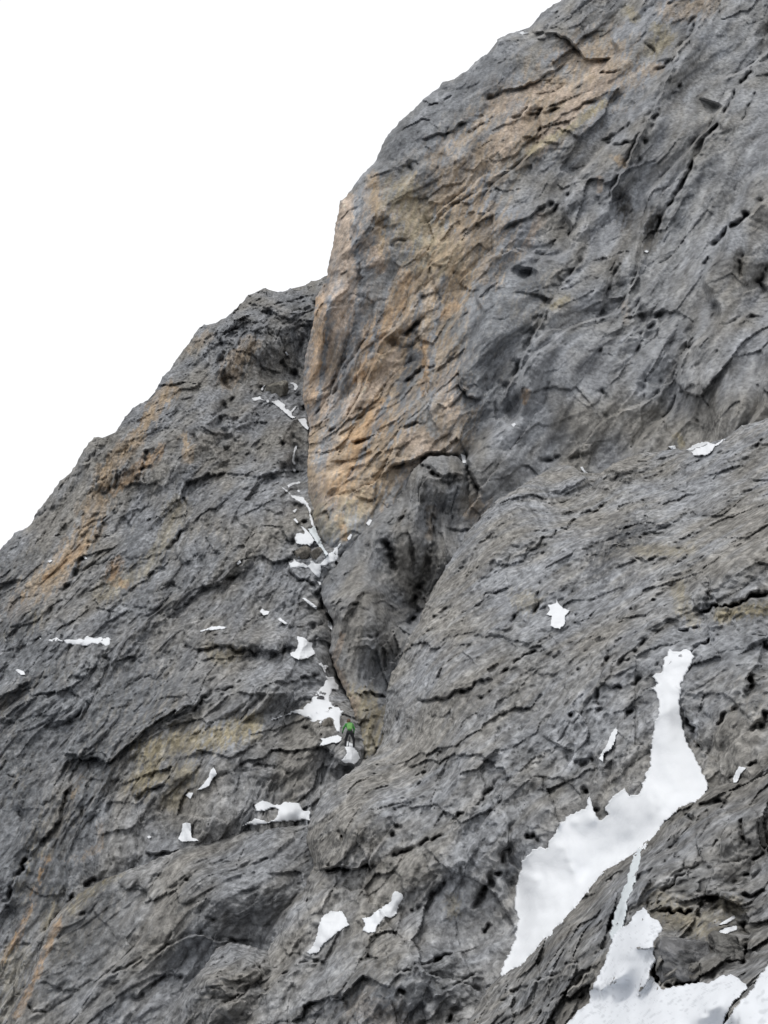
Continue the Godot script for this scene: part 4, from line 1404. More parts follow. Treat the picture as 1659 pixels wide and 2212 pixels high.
func build_snow() -> void:
	var gg := "snow patches in the gully"
	var gw := "snow patches on the left buttress"
	var gr := "snow patches on the right slab"
	# big ones first
	snow("snow_streak", "largest snow streak, slanting up the right slab into a narrow upright finger", "", pts(K, [1050, -617, 1105, -607, 1140, -622, 1175, -610, 1205, -577, 1160, -467, 1122, -397, 1115, -267, 1135, -147, 1150, -60, 1195, 0, 1225, 80, 1285, 190, 1290, 240, 1240, 318, 1120, 362, 1012, 462, 942, 562, 882, 652, 850, 640, 762, 692, 652, 758, 494, 952, 354, 1112, 132, 1338, 4, 1408, 20, 1330, 90, 1170, 110, 1050, 88, 950, 97, 830, 130, 740, 140, 680, 210, 610, 290, 600, 330, 520, 380, 440, 470, 380, 530, 365, 555, 260, 580, 380, 615, 440, 665, 400, 650, 350, 720, 270, 770, 230, 800, 285, 860, 265, 890, 180, 920, 100, 935, 0, 945, -70, 960, -180, 985, -270, 975, -340, 940, -378, 968, -410, 938, -450, 1000, -490, 1015, -560, 1025, -590]), 0.55)
	snow("ice_runnel", "thin bluish ice runnel dropping from the long snow streak to the bottom snow", "", pts(K, [830, 600, 885, 620, 866, 700, 846, 780, 826, 870, 796, 940, 784, 1000, 775, 1090, 730, 1190, 678, 1170, 692, 1060, 718, 980, 748, 900, 778, 820, 806, 720]), 0.6, 1)
	snow("snow_cone", "snow cone at the bottom right spreading out below the thin ice runnel", "", pts(K, [890, 970, 930, 1030, 970, 1045, 1000, 1090, 1010, 1110, 960, 1190, 960, 1280, 970, 1310, 930, 1380, 1000, 1480, 1110, 1460, 1200, 1440, 1300, 1440, 1360, 1400, 1450, 1390, 1510, 1440, 1540, 1470, 1430, 1590, 1380, 1696, 1350, 1980, 250, 1980, 410, 1696, 470, 1620, 550, 1570, 560, 1480, 600, 1410, 650, 1300, 690, 1200, 700, 1140, 760, 1090, 800, 1080, 820, 1030]), 0.5, 0, 0.5)
	snow("snow_bank", "snow bank cut off by the bottom right corner of the picture", "", pts(K, [1390, 1700, 1455, 1590, 1560, 1475, 1610, 1392, 1659, 1325, 1800, 1200, 2100, 1200, 2100, 2050, 1345, 2050]), 0.5, 0, 0.45)
	snow("snow_patch", "rounded snow patch at the bottom, shaped like a comma, left of a ragged one", gr, pts(J, [370, 1345, 400, 1358, 460, 1345, 480, 1300, 540, 1250, 580, 1215, 660, 1170, 640, 1110, 610, 1070, 540, 1068, 490, 1095, 460, 1140, 450, 1200, 420, 1300]), 0.4)
	snow("snow_patch", "ragged slanting snow patch just right of the comma-shaped one near the bottom", gr, pts(J, [760, 1150, 750, 1200, 780, 1220, 830, 1215, 850, 1170, 900, 1110, 940, 1115, 975, 1090, 990, 1030, 1025, 980, 1000, 945, 965, 935, 940, 960, 930, 1010, 850, 1060, 790, 1105, 740, 1115]), 0.35)
	snow("snow_patch", "small star-shaped snow patch alone in the middle of the right slab", gr, pts(H, [350, 615, 360, 640, 395, 670, 435, 685, 405, 720, 405, 770, 370, 800, 340, 795, 310, 780, 320, 720, 285, 710, 310, 680, 295, 650, 345, 640]), 0.3)
	snow("snow_patch", "narrow snow sliver left of the upright finger of the long streak", gr, pts(H, [715, 1405, 732, 1425, 715, 1490, 690, 1545, 645, 1570, 640, 1625, 610, 1605, 625, 1570, 655, 1530, 685, 1450]), 0.2)
	snow("snow_patch", "small snow patch right of the long streak near the right edge", gr, pts(K, [1445, 205, 1470, 200, 1490, 150, 1530, 110, 1480, 100, 1460, 130, 1440, 180]), 0.15)
	snow("snow_patch", "snow patch lying on the ledge at the foot of the main wall", gr, pts(E, [1150, 1240, 1180, 1250, 1200, 1275, 1290, 1270, 1330, 1225, 1400, 1175, 1385, 1168, 1330, 1205, 1280, 1185, 1220, 1195]), 1.0)
	snow("snow_patch", "tiny snow patch at the left end of the main wall's foot ledge", gr, pts(E, [1040, 1215, 1065, 1238, 1090, 1230, 1085, 1208]), 0.9)
	snow("snow_patch", "small snow fleck in the notch right of the rounded knob below the main wall", gr, pts(E, [495, 1345, 520, 1380, 545, 1400, 555, 1385, 530, 1370, 510, 1340]), 0.3)
	snow("snow_patch", "tiny snow fleck in the dark niche at the foot of the diagonal recess", "", pts(E, [68, 1080, 85, 1098, 102, 1082, 90, 1068]), 0.3)
	snow("snow_patch", "tiny snow fleck high on the right part of the main wall", "", pts(E, [890, 10, 912, 20, 924, 8, 905, 0]), 0.3)
	snow("snow_patch", "small snow tongue above the dark pillar where the ochre wall ends", "", pts(D, [1395, 1350, 1405, 1385, 1412, 1415, 1432, 1415, 1430, 1365]), 0.3)
	snow("snow_patch", "thin snow on the notch of the upper skyline", "", pts(C, [112, 207, 150, 188, 178, 206, 140, 214]), 0.3)
	snow("ice_glaze", "upper icy rim on the dark block above the bottom right snow", "", pts(K, [1350, 1085, 1400, 1078, 1460, 1042, 1450, 1022, 1390, 1055]), 0.1)
	snow("ice_glaze", "middle icy rim on the dark block above the bottom right snow", "", pts(K, [1310, 1165, 1400, 1142, 1470, 1112, 1470, 1085, 1400, 1098, 1340, 1130]), 0.1)
	snow("ice_glaze", "lowest icy rim on the dark block above the bottom right snow", "", pts(K, [1380, 1215, 1420, 1230, 1470, 1238, 1482, 1215, 1440, 1203]), 0.1)
	# left buttress
	snow("snow_patch", "long thin snow strip on a ledge far left on the buttress", gw, pts(FF, [250, 920, 330, 940, 420, 940, 450, 960, 540, 970, 620, 955, 680, 960, 700, 972, 725, 965, 745, 925, 690, 912, 640, 915, 600, 905, 580, 905, 520, 920, 450, 928, 390, 925, 375, 908, 340, 922]), 0.35)
	snow("snow_patch", "short thin snow strip above the dark overhang left of the gully", gw, pts(FF, [1325, 870, 1340, 878, 1370, 866, 1420, 866, 1490, 857, 1512, 843, 1460, 837, 1400, 840, 1370, 855]), 0.3)
	snow("snow_patch", "tiny snow streak near the left edge below the long strip", gw, pts(FF, [100, 1128, 140, 1162, 168, 1162, 160, 1138, 120, 1122]), 0.25)
	snow("snow_patch", "tiny snow dot on grey rock left of the gully's forked snow", gw, pts(FF, [1568, 420, 1580, 434, 1602, 416, 1592, 396]), 0.25)
	snow("snow_patch", "tiny snow dot near the left skyline, left of its neighbour dot", gw, pts(FF, [314, 406, 330, 417, 350, 406, 340, 394]), 0.25)
	snow("snow_patch", "tiny snow dot right of the one near the left skyline", gw, pts(FF, [548, 378, 568, 397, 582, 387, 560, 370]), 0.25)
	snow("snow_patch", "tiny snow fleck in dark rock high on the buttress below the ridge", gw, pts(D, [230, 678, 245, 703, 258, 696, 240, 672]), 0.3)
	snow("snow_patch", "boot-shaped snow patch leaning right, below the tan rock", gw, pts(I, [1305, 268, 1340, 264, 1390, 238, 1412, 192, 1442, 160, 1420, 115, 1398, 130, 1383, 180, 1345, 230]), 0.3)
	snow("snow_patch", "small snow fleck under the lower tip of the leaning boot-shaped patch", gw, pts(I, [1228, 300, 1265, 327, 1287, 283, 1250, 283]), 0.25)
	snow("snow_patch", "small upright snow patch with a flat foot beside the crack above the smooth apron", gw, pts(I, [1210, 490, 1205, 540, 1180, 590, 1210, 610, 1270, 607, 1322, 606, 1300, 590, 1272, 580, 1267, 490, 1235, 480]), 0.6)
	snow("snow_patch", "tiny snow dot left of the small upright patch", gw, pts(I, [972, 576, 990, 592, 1008, 579, 990, 566]), 0.25)
	snow("snow_patch", "wide snow patch with two humps on the ledge above the smooth apron", gw, pts(J, [-60, 507, 0, 502, 60, 497, 130, 487, 260, 472, 395, 467, 402, 410, 360, 405, 320, 355, 280, 340, 235, 337, 205, 365, 150, 363, 110, 345, 65, 338, 30, 365, 30, 412, 90, 408, 150, 392, 195, 397, 165, 450, 130, 474, 90, 470, 60, 450, 30, 455, -20, 480]), 0.9)
	# gully, top to bottom
	snow("snow_patch", "hooked snow tip highest in the gully beside the ochre wall", gg, pts(O, [980, 150, 1060, 190, 1080, 230, 1060, 290, 1110, 292, 1152, 230, 1120, 172, 1050, 138]), 0.3)
	snow("snow_patch", "small snow fleck left of the boulder at the top of the gully", gg, pts(O, [438, 270, 460, 302, 492, 290, 492, 240, 530, 200, 510, 188, 470, 230]), 0.3)
	snow("snow_patch", "short snow shelf at the left start of the upper gully diagonal", gg, pts(O, [268, 440, 300, 492, 350, 490, 430, 470, 500, 490, 502, 470, 450, 450, 430, 398, 390, 418, 300, 428]), 0.3)
	snow("snow_patch", "snow dot between the short shelf and the upper gully diagonal", gg, pts(O, [538, 490, 560, 532, 602, 522, 612, 468, 560, 462]), 0.3)
	snow("snow_patch", "diagonal snow ribbon with a side prong in the upper gully", gg, pts(O, [640, 510, 720, 567, 800, 624, 870, 694, 950, 770, 1040, 824, 1100, 828, 1102, 790, 1040, 768, 1032, 730, 1092, 660, 1132, 590, 1080, 608, 1030, 668, 990, 688, 960, 648, 930, 652, 900, 620, 905, 570, 850, 530, 810, 490, 760, 473, 700, 488]), 0.35)
	snow("snow_patch", "snow wedge against the ochre wall below the diagonal ribbon", gg, pts(O, [1140, 840, 1200, 922, 1260, 988, 1340, 1052, 1357, 1000, 1312, 930, 1322, 870, 1280, 818, 1220, 823]), 0.35)
	snow("snow_patch", "thin snow thread in the dark cleft of the upper gully", gg, pts(O, [1100, 1335, 1072, 1400, 1057, 1500, 1037, 1600, 1027, 1640, 1068, 1705, 1110, 1692, 1074, 1630, 1084, 1560, 1094, 1460, 1134, 1390, 1128, 1335]), 0.25)
	snow("snow_patch", "snow dot just below the thin thread in the upper gully", gg, pts(O, [1045, 1775, 1058, 1822, 1090, 1845, 1115, 1812, 1092, 1780]), 0.25)
	snow("snow_patch", "small curved snow scrap above the winding ribbon in the mid gully", gg, pts(N, [346, 582, 375, 614, 402, 592, 440, 573, 500, 563, 544, 542, 530, 517, 480, 532, 420, 537]), 0.3)
	snow("snow_patch", "tiny snow dot between the curved scrap and the winding ribbon", gg, pts(N, [488, 650, 520, 684, 544, 662, 520, 636]), 0.25)
	snow("snow_patch", "winding snow ribbon running down the middle of the gully", gg, pts(N, [262, 593, 330, 664, 400, 725, 480, 790, 560, 840, 620, 868, 650, 930, 668, 1020, 688, 1110, 715, 1185, 765, 1195, 745, 1130, 714, 1070, 694, 950, 664, 860, 632, 798, 570, 736, 500, 736, 430, 716, 360, 656, 300, 602]), 0.3)
	snow("snow_patch", "tiny snow scrap in the dark hollow left of the winding ribbon", gg, pts(N, [428, 940, 460, 974, 504, 920, 480, 906]), 0.25)
	snow("snow_patch", "tiny snow sliver below the dark hollow in the mid gully", gg, pts(N, [438, 1060, 498, 1126, 514, 1102, 470, 1042]), 0.25)
	snow("snow_patch", "white snow pad on top of the brown boulder in the mid gully", gg, pts(N, [488, 1263, 458, 1330, 478, 1403, 560, 1428, 640, 1424, 680, 1443, 742, 1370, 702, 1290, 640, 1220, 580, 1168, 538, 1148, 600, 1240, 590, 1277, 540, 1253]), 0.35)
	snow("ice_ramp", "blue-grey ice ramp right of the white pad in the mid gully", gg, pts(N, [690, 1188, 640, 1200, 706, 1290, 748, 1370, 790, 1432, 850, 1492, 890, 1572, 910, 1595, 944, 1560, 894, 1490, 854, 1420, 824, 1320, 774, 1240, 764, 1190, 730, 1150]), 0.2, 1)
	snow("snow_patch", "forked snow patch with a long right arm under the brown boulder", gg, pts(N, [368, 1663, 388, 1720, 388, 1752, 430, 1764, 500, 1748, 560, 1753, 640, 1764, 690, 1775, 740, 1845, 790, 1894, 828, 1904, 834, 1830, 844, 1734, 900, 1729, 960, 1694, 1062, 1644, 1084, 1590, 1074, 1540, 1094, 1480, 1128, 1420, 1120, 1392, 1060, 1448, 980, 1528, 920, 1588, 880, 1648, 820, 1696, 750, 1688, 700, 1638, 670, 1602, 690, 1690, 650, 1728, 590, 1688, 500, 1677, 450, 1617, 442, 1668]), 0.35)
	snow("snow_patch", "small snow spot above the right arm of the forked patch", gg, pts(N, [1206, 1330, 1230, 1368, 1262, 1342, 1284, 1278, 1250, 1266]), 0.3)
	snow("snow_patch", "small snow spot on the top left edge of the dark pillar", gg, pts(G, [768, 155, 790, 174, 813, 135, 795, 127]), 0.3)
	snow("snow_patch", "tiny snow scrap below the foot of the forked patch", gg, pts(N, [776, 1940, 820, 2006, 840, 1992, 832, 1956]), 0.25)
	snow("snow_patch", "thin slanting snow line in the dark gully bed left of the pillar", gg, pts(G, [343, 650, 390, 692, 440, 728, 447, 710, 400, 673, 360, 648]), 0.25)
	snow("snow_patch", "narrow snow sliver at the pillar's left foot below the slanting line", gg, pts(G, [513, 798, 518, 840, 545, 868, 550, 840, 530, 803]), 0.25)
	snow("snow_patch", "small rounded snow patch left of the gully above the dark overhang", gg, pts(G, [63, 740, 90, 767, 120, 762, 133, 740, 100, 733, 80, 720]), 0.3)
	snow("snow_patch", "small broken snow streak right of the rounded patch above the overhang", gg, pts(G, [183, 790, 200, 807, 240, 828, 252, 820, 215, 793, 200, 778]), 0.25)
	snow("snow_patch", "fan-shaped snow patch in the lower gully below the dark overhang", gg, pts(M, [440, 190, 450, 240, 470, 300, 450, 390, 410, 440, 330, 460, 350, 520, 400, 550, 480, 575, 560, 570, 640, 550, 720, 500, 750, 490, 740, 430, 700, 370, 700, 290, 660, 290, 620, 270, 590, 220, 540, 200, 460, 180]), 0.35)
	snow("snow_patch", "little ragged snow scraps just above the neck of the large winged patch", gg, pts(M, [800, 640, 830, 672, 868, 704, 898, 784, 928, 804, 922, 750, 962, 702, 972, 680, 930, 662, 880, 677, 860, 622]), 0.25)
	snow("snow_patch", "large winged snow patch directly above the climber", gg, pts(M, [930, 830, 915, 930, 890, 1000, 800, 1090, 690, 1190, 660, 1290, 560, 1360, 420, 1410, 340, 1430, 200, 1508, 0, 1555, 0, 1588, 170, 1555, 350, 1472, 460, 1472, 560, 1522, 680, 1552, 660, 1600, 760, 1632, 830, 1652, 890, 1580, 1000, 1540, 1050, 1570, 1060, 1700, 1110, 1772, 1162, 1792, 1152, 1680, 1172, 1560, 1242, 1450, 1180, 1388, 1080, 1348, 980, 1290, 980, 1180, 1010, 1110, 1080, 1080, 1152, 1092, 1152, 1010, 1082, 930, 1062, 880, 980, 858]), 0.4)
	snow("snow_patch", "wedge of snow at the climber's left, beside the legs", gg, pts(M, [830, 1880, 870, 1920, 820, 2002, 900, 2002, 1000, 1972, 1080, 1952, 1110, 1972, 1192, 1912, 1192, 1858, 1130, 1828, 1040, 1838, 930, 1878]), 0.3)
	snow("snow_patch", "snow patch under the climber's feet", gg, pts(L, [690, 1000, 690, 1180, 740, 1330, 680, 1430, 580, 1530, 680, 1605, 830, 1605, 950, 1655, 1115, 1490, 1055, 1310, 965, 1220, 920, 1080, 850, 1060, 760, 1000]), 0.4)

# ------------------------------------------------------------------ loose boulders
func boulder(label: String, group: String, c: Vector2, ru: float, rv: float, deep: float, col: Color, sd: int, called := "boulder") -> void:
	var z := zb_mean(c.x, c.y, 3)
	var px := z / F
	var rng := RandomNumberGenerator.new()
	rng.seed = sd
	var planes := []
	for k in 9:
		var d := Vector3(rng.randfn(), rng.randfn(), rng.randfn()).normalized()
		planes.append([d, rng.randf_range(0.62, 0.92)])
	if called == "rock_block":
		planes.clear()
		for ax in [Vector3.LEFT, Vector3.RIGHT, Vector3.UP, Vector3.DOWN, Vector3.FORWARD, Vector3.BACK]:
			planes.append([(ax + Vector3(rng.randfn(), rng.randfn(), rng.randfn()) * 0.16).normalized(), rng.randf_range(0.74, 0.86)])
		for k in 3: planes.append([Vector3(rng.randfn(), rng.randfn(), rng.randf_range(0.4, 1.0)).normalized(), rng.randf_range(0.84, 0.95)])
	var cols := 72
	var rows := 44
	var vs := PackedVector3Array()
	var cs := PackedColorArray()
	var rad := Vector3(ru * px, rv * px, deep)
	for j in rows + 1:
		for i in cols:
			var th := PI * j / rows
			var ph := TAU * i / cols
			var d := Vector3(sin(th) * cos(ph), cos(th), sin(th) * sin(ph))
			var r := 1.15
			for p in planes:
				var q: float = d.dot(p[0])
				if q > 0.05: r = minf(r, p[1] / q)
			if called == "rock_block": r += 0.10 * terrace(n_mid.get_noise_3d(d.x * 1.6 + sd, d.y * 3.4, d.z * 1.6), 4.0) - 0.05 * smoothstep(0.2, 0.5, n_fin.get_noise_3d(d.x * 2.0, d.y * 5.0 + sd, d.z * 2.0))
			r += 0.05 * n_mid.get_noise_3d(d.x * 2.0 + sd, d.y * 2.0, d.z * 2.0) + 0.03 * n_fin.get_noise_3d(d.x * 6.0 + sd, d.y * 6.0, d.z * 6.0)
			vs.append(d * r * rad)
			var k := 1.0 + 0.35 * n_mid.get_noise_3d(d.x * 3.0 + sd, d.y * 3.0, d.z * 3.0)
			cs.append(Color(col.r * k, col.g * k, col.b * k))
	var nrm := PackedVector3Array()
	nrm.resize(vs.size())
	var ind := PackedInt32Array()
	for j in rows:
		for i in cols:
			var a := j * cols + i
			var b := j * cols + (i + 1) % cols
			tri(vs, nrm, ind, a, a + cols, b)
			tri(vs, nrm, ind, b, a + cols, b + cols)
	for k in nrm.size(): nrm[k] = nrm[k].normalized()
	var o := MeshInstance3D.new()
	o.mesh = mesh_of(vs, nrm, cs, ind, rock_material(8.0, false))
	o.name = numbered(called)
	o.position = at(c.x, c.y, z - deep * 0.15)
	o.rotation_degrees = Vector3(0, 0, rng.randf_range(-12, 12))
	tag(o, label, "boulder", group)
	add_child(o, true)

func build_boulders() -> void:
	var gb := "boulders in the gully"
	var bc := Color(0.27, 0.25, 0.22)
	boulder("brown boulder wedged below the white pad in the mid gully, left of its twin", gb, pts(N, [585, 1545])[0], 17, 14, 0.8, bc, 3)
	boulder("brown boulder wedged in the mid gully, right of its twin and touching the ice ramp", gb, pts(N, [785, 1570])[0], 15, 17, 0.8, bc, 7)
	boulder("large rounded boulder at the top of the gully above the diagonal snow ribbon", gb, pts(O, [790, 290])[0], 25, 20, 1.6, Color(0.30, 0.285, 0.25), 12)
	boulder("small dark rock poking through the middle of the winged snow patch", gb, pts(M, [840, 1230])[0], 8, 5.5, 0.5, Color(0.2, 0.2, 0.21), 15)
	boulder("rounded rock under the winged snow patch, left of the climber", gb, pts(M, [965, 1645])[0], 12, 11.5, 0.6, bc, 21)
	boulder("big dark angular block above the bottom right snow", "blocks above the bottom snow", pts(K, [1150, 1310])[0], 62, 54, 0.75, Color(0.24, 0.24, 0.245), 33, "rock_block")
	boulder("dark block with icy rims, right of the bigger block above the bottom snow", "blocks above the bottom snow", pts(K, [1395, 1230])[0], 36, 36, 0.45, Color(0.24, 0.235, 0.225), 45, "rock_block")

# ------------------------------------------------------------------ climber
# bones: [from, to, radius from, radius to, colour number]; smooth union meshed as surface nets
func net(bones: Array, k: float, cell: float, colours: Array, mat: Material) -> ArrayMesh:
	var lo := Vector3(1e9, 1e9, 1e9)
	var hi := -lo
	for b in bones:
		var r := maxf(b[2], b[3]) + cell * 3.0
		lo = lo.min(b[0].min(b[1]) - Vector3(r, r, r))
		hi = hi.max(b[0].max(b[1]) + Vector3(r, r, r))
	var nx := int((hi.x - lo.x) / cell) + 2
	var ny := int((hi.y - lo.y) / cell) + 2
	var nz := int((hi.z - lo.z) / cell) + 2
	var f := PackedFloat32Array()
	f.resize(nx * ny * nz)
	f.fill(1.0)
	var raw := PackedFloat32Array()
	raw.resize(f.size())
	raw.fill(1e3)
	var who := PackedByteArray()
	who.resize(f.size())
	for b in bones:
		var p: Vector3 = b[0]
		var q: Vector3 = b[1]
		var ra: float = b[2]
		var rb: float = b[3]
		var pad := maxf(ra, rb) + k + cell * 2.0
		var e := q - p
		var l2 := maxf(e.length_squared(), 1e-8)
		var a0 := (p.min(q) - Vector3(pad, pad, pad) - lo) / cell
		var a1 := (p.max(q) + Vector3(pad, pad, pad) - lo) / cell
		for z in range(maxi(0, int(a0.z)), mini(nz - 1, int(a1.z) + 1) + 1):
			for y in range(maxi(0, int(a0.y)), mini(ny - 1, int(a1.y) + 1) + 1):
				for x in range(maxi(0, int(a0.x)), mini(nx - 1, int(a1.x) + 1) + 1):
					var s := lo + Vector3(x, y, z) * cell
					var t := clampf((s - p).dot(e) / l2, 0.0, 1.0)
					var d := s.distance_to(p + e * t) - lerpf(ra, rb, t)
					var id := (z * ny + y) * nx + x
					if d < raw[id]:
						raw[id] = d
						who[id] = b[4]
					var h := clampf(0.5 + 0.5 * (f[id] - d) / k, 0.0, 1.0)
					f[id] = lerpf(f[id], d, h) - k * h * (1.0 - h)
	var vid := PackedInt32Array()
	vid.resize(f.size())
	vid.fill(-1)
	var vs := PackedVector3Array()
	var cs := PackedColorArray()
	var corners := [Vector3i(0, 0, 0), Vector3i(1, 0, 0), Vector3i(0, 1, 0), Vector3i(1, 1, 0), Vector3i(0, 0, 1), Vector3i(1, 0, 1), Vector3i(0, 1, 1), Vector3i(1, 1, 1)]
	var edges := [[0, 1], [2, 3], [4, 5], [6, 7], [0, 2], [1, 3], [4, 6], [5, 7], [0, 4], [1, 5], [2, 6], [3, 7]]
	for z in nz - 1:
		for y in ny - 1:
			for x in nx - 1:
				var id := (z * ny + y) * nx + x
				var v := [f[id], f[id + 1], f[id + nx], f[id + nx + 1], f[id + nx * ny], f[id + nx * ny + 1], f[id + nx * ny + nx], f[id + nx * ny + nx + 1]]
				var neg := 0
				for w in v:
					if w < 0.0: neg += 1
				if neg == 0 or neg == 8: continue
				var sum := Vector3.ZERO
				var n := 0
				for e in edges:
					var fa: float = v[e[0]]
					var fb: float = v[e[1]]
					if (fa < 0.0) != (fb < 0.0):
						sum += Vector3(corners[e[0]]).lerp(Vector3(corners[e[1]]), fa / (fa - fb))
						n += 1
				vid[id] = vs.size()
				vs.append(lo + (Vector3(x, y, z) + sum / n) * cell)
				cs.append(colours[who[id]])
	var nrm := PackedVector3Array()
	nrm.resize(vs.size())
	var ind := PackedInt32Array()
	var steps := [1, nx, nx * ny]
	for z in range(1, nz - 1):
		for y in range(1, ny - 1):
			for x in range(1, nx - 1):
				var id := (z * ny + y) * nx + x
				for ax in 3:
					var o: int = steps[ax]
					if (f[id] < 0.0) == (f[id + o] < 0.0): continue
					var s1: int = steps[(ax + 1) % 3]
					var s2: int = steps[(ax + 2) % 3]
					var a := vid[id - s1 - s2]
					var b := vid[id - s2]
					var c := vid[id]
					var d := vid[id - s1]
					if a < 0 or b < 0 or c < 0 or d < 0: continue
					if f[id] < 0.0:
						tri(vs, nrm, ind, a, c, b)
						tri(vs, nrm, ind, a, d, c)
					else:
						tri(vs, nrm, ind, a, b, c)
						tri(vs, nrm, ind, a, c, d)
	for q in nrm.size(): nrm[q] = nrm[q].normalized()
	return mesh_of(vs, nrm, cs, ind, mat)

func hand_bones(wrist: Vector3, dir: Vector3, side: Vector3, tag_: int) -> Array:
	var r := []
	var nrm := dir.cross(side).normalized()
	for k in 4:
		var base := wrist + dir * 0.085 + side * (0.026 - 0.0185 * k)
		r.append([wrist + dir * 0.02 + side * (0.016 - 0.011 * k), base, 0.017, 0.014, tag_])
		var ln: float = [0.036, 0.041, 0.038, 0.03][k]
		var p1 := base + (dir * 0.9 - nrm * 0.35) * ln
		var p2 := p1 + (dir * 0.55 - nrm * 0.8) * ln * 0.8
		var p3 := p2 + (dir * 0.15 - nrm * 0.95) * ln * 0.65
		r.append([base, p1, 0.0105, 0.0098, tag_])
		r.append([p1, p2, 0.0098, 0.009, tag_])
		r.append([p2, p3, 0.009, 0.0082, tag_])
	var t0 := wrist + dir * 0.03 + side * 0.022
	var t1 := t0 + (dir * 0.55 + side * 0.75 - nrm * 0.25) * 0.045
	var t2 := t1 + (dir * 0.85 + side * 0.25 - nrm * 0.35) * 0.032
	r.append([t0, t1, 0.014, 0.011, tag_])
	r.append([t1, t2, 0.011, 0.0095, tag_])
	return r

func part(called: String, me: Mesh, parent: Node3D) -> MeshInstance3D:
	var o := MeshInstance3D.new()
	o.name = called
	o.mesh = me
	parent.add_child(o, true)
	return o

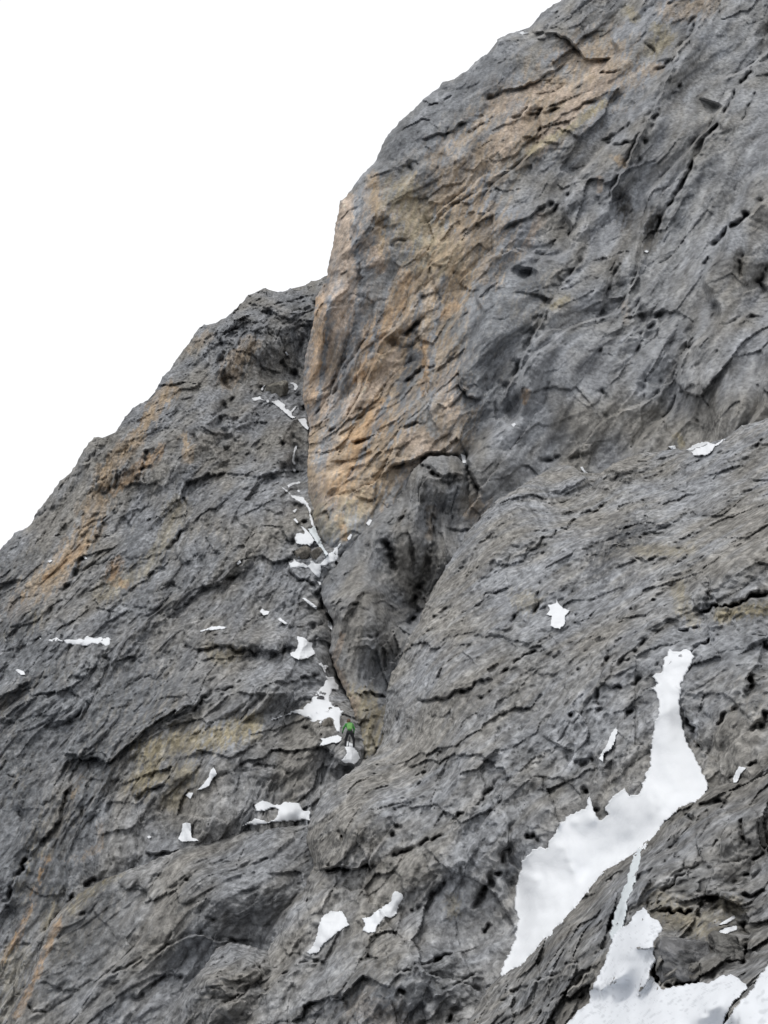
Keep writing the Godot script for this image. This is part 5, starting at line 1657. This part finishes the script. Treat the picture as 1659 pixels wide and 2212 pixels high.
func build_climber() -> void:
	var cloth := StandardMaterial3D.new()
	cloth.resource_name = "clothing"
	cloth.vertex_color_use_as_albedo = true
	cloth.roughness = 0.8
	var shell := StandardMaterial3D.new()
	shell.resource_name = "helmet_shell"
	shell.vertex_color_use_as_albedo = true
	shell.roughness = 0.4
	var cols := [Color(0.045, 0.25, 0.045), Color(0.022, 0.022, 0.026), Color(0.45, 0.28, 0.2), Color(0.03, 0.03, 0.032), Color(0.02, 0.02, 0.02), Color(0.10, 0.05, 0.025)]
	var fl := pts(L, [705, 1155, 935, 1180])
	var mid := pts(L, [820, 1172])[0]
	var z := minf(zb_mean(fl[0].x, fl[0].y, 2), zb_mean(fl[1].x, fl[1].y, 2)) - 0.45
	var root := Node3D.new()
	root.name = numbered("person")
	root.position = at(mid.x, mid.y, z)
	tag(root, "climber in a green jacket, dark trousers and helmet, seen from behind in the gully", "person")
	add_child(root, true)
	var u := z / F
	var ft := []
	for k in 2:
		var zr := zb_mean(fl[k].x, fl[k].y, 2) - 0.12
		ft.append(at(fl[k].x, fl[k].y, clampf(zr, z - 0.1, z + 0.4)) - root.position)
	var pel := Vector3(0.0, 0.94, 0.12)
	var chest := Vector3(-0.03, 1.3, 0.05)
	var neck := Vector3(-0.05, 1.5, 0.0)
	var head := Vector3(-0.09, 1.66, -0.03)
	var hl := pel + Vector3(-0.1, -0.02, 0)
	var hr := pel + Vector3(0.1, -0.02, 0)
	var kl: Vector3 = (hl + ft[0]) * 0.5 + Vector3(-0.07, 0.06, -0.14)
	var kr: Vector3 = (hr + ft[1]) * 0.5 + Vector3(0.07, 0.06, -0.14)
	var sl := Vector3(-0.235, 1.455, 0.01)
	var sr := Vector3(0.145, 1.455, 0.01)
	var el := Vector3(-0.4, 1.26, -0.08)
	var wl := Vector3(-0.47, 1.04, -0.26)
	var er := Vector3(0.27, 1.2, -0.02)
	var wr := Vector3(0.25, 1.0, -0.22)
	var al: Vector3 = ft[0] + Vector3(0.0, 0.09, 0.03)
	var ar: Vector3 = ft[1] + Vector3(0.0, 0.09, 0.03)
	var bones := [
		[pel + Vector3(-0.06, 0, 0), pel + Vector3(0.06, 0, 0), 0.135, 0.135, 1],
		[pel + Vector3(0, 0.12, -0.01), chest, 0.14, 0.165, 0],
		[chest + Vector3(-0.07, 0.03, 0), chest + Vector3(0.07, 0.03, 0), 0.15, 0.15, 0],
		[chest + Vector3(0, 0.08, 0), neck, 0.13, 0.07, 0],
		[sl, sr, 0.08, 0.08, 0],
		[neck, head, 0.06, 0.065, 2],
		[head + Vector3(0, 0.02, 0), head + Vector3(0.0, -0.04, -0.03), 0.1, 0.085, 2],
		[head + Vector3(0, -0.01, -0.1), head + Vector3(0, -0.035, -0.125), 0.014, 0.016, 2],
		[head + Vector3(-0.095, -0.03, 0), head + Vector3(-0.1, 0.0, 0.005), 0.018, 0.018, 2],
		[head + Vector3(0.095, -0.03, 0), head + Vector3(0.1, 0.0, 0.005), 0.018, 0.018, 2],
		[sl, el, 0.075, 0.058, 0], [el, wl, 0.058, 0.042, 0],
		[sr, er, 0.075, 0.058, 0], [er, wr, 0.058, 0.042, 0],
		[hl, kl, 0.115, 0.085, 1], [kl, al, 0.085, 0.066, 1],
		[hr, kr, 0.115, 0.085, 1], [kr, ar, 0.085, 0.066, 1],
	]
	part("body", net(bones, 0.05, 0.018, cols, cloth), root)
	for b in [[al, ft[0]], [ar, ft[1]]]:
		var boot := [[b[0], b[1] + Vector3(0, 0.045, 0.03), 0.06, 0.05, 4], [b[1] + Vector3(0, 0.045, 0.04), b[1] + Vector3(0, 0.04, -0.16), 0.05, 0.038, 4]]
		part("boot", net(boot, 0.02, 0.012, cols, cloth), root)
	part("glove", net(hand_bones(wl, (wl - el).normalized(), (wl - el).normalized().cross(Vector3.UP).normalized(), 3), 0.008, 0.006, cols, cloth), root)
	part("glove", net(hand_bones(wr, (wr - er).normalized(), -(wr - er).normalized().cross(Vector3.UP).normalized(), 3), 0.008, 0.006, cols, cloth), root)
	# helmet: a shell over the crown with a brim
	var hs := [[head + Vector3(0, 0.055, 0.0), head + Vector3(0, 0.06, -0.01), 0.125, 0.125, 5]]
	for k in 14:
		var a := TAU * k / 14
		var a2 := TAU * (k + 1) / 14
		hs.append([head + Vector3(cos(a) * 0.118, 0.02, sin(a) * 0.128), head + Vector3(cos(a2) * 0.118, 0.02, sin(a2) * 0.128), 0.016, 0.016, 5])
	part("helmet", net(hs, 0.02, 0.014, cols, shell), root)
	# small pack on the back, with a lid and two straps
	var green := [Color(0.2, 0.46, 0.14), Color(0.05, 0.2, 0.05)]
	var pk := []
	for x in [-0.09, 0.0, 0.09]:
		pk.append([chest + Vector3(x + 0.03, -0.15, 0.2), chest + Vector3(x + 0.03, 0.12, 0.19), 0.085, 0.075, 0])
	var pack := part("backpack", net(pk, 0.03, 0.016, green, cloth), root)
	part("lid", net([[chest + Vector3(-0.06, 0.2, 0.17), chest + Vector3(0.12, 0.2, 0.17), 0.06, 0.06, 1]], 0.02, 0.014, green, cloth), pack)
	# rope from the harness down between the legs
	var rp := []
	var prev := pel + Vector3(0.02, -0.05, 0.1)
	for k in 10:
		var t := (k + 1) / 10.0
		var nx := pel.lerp((ft[0] + ft[1]) * 0.5 + Vector3(-0.05, 0.02, 0.14), t) + Vector3(0.03 * sin(t * 5.0), -0.02, 0.1 * (1.0 - t) + 0.02)
		rp.append([prev, nx, 0.022, 0.022, 1])
		prev = nx
	part("rope", net(rp, 0.01, 0.012, [Color(0.02, 0.02, 0.02), Color(0.03, 0.035, 0.05)], cloth), root)
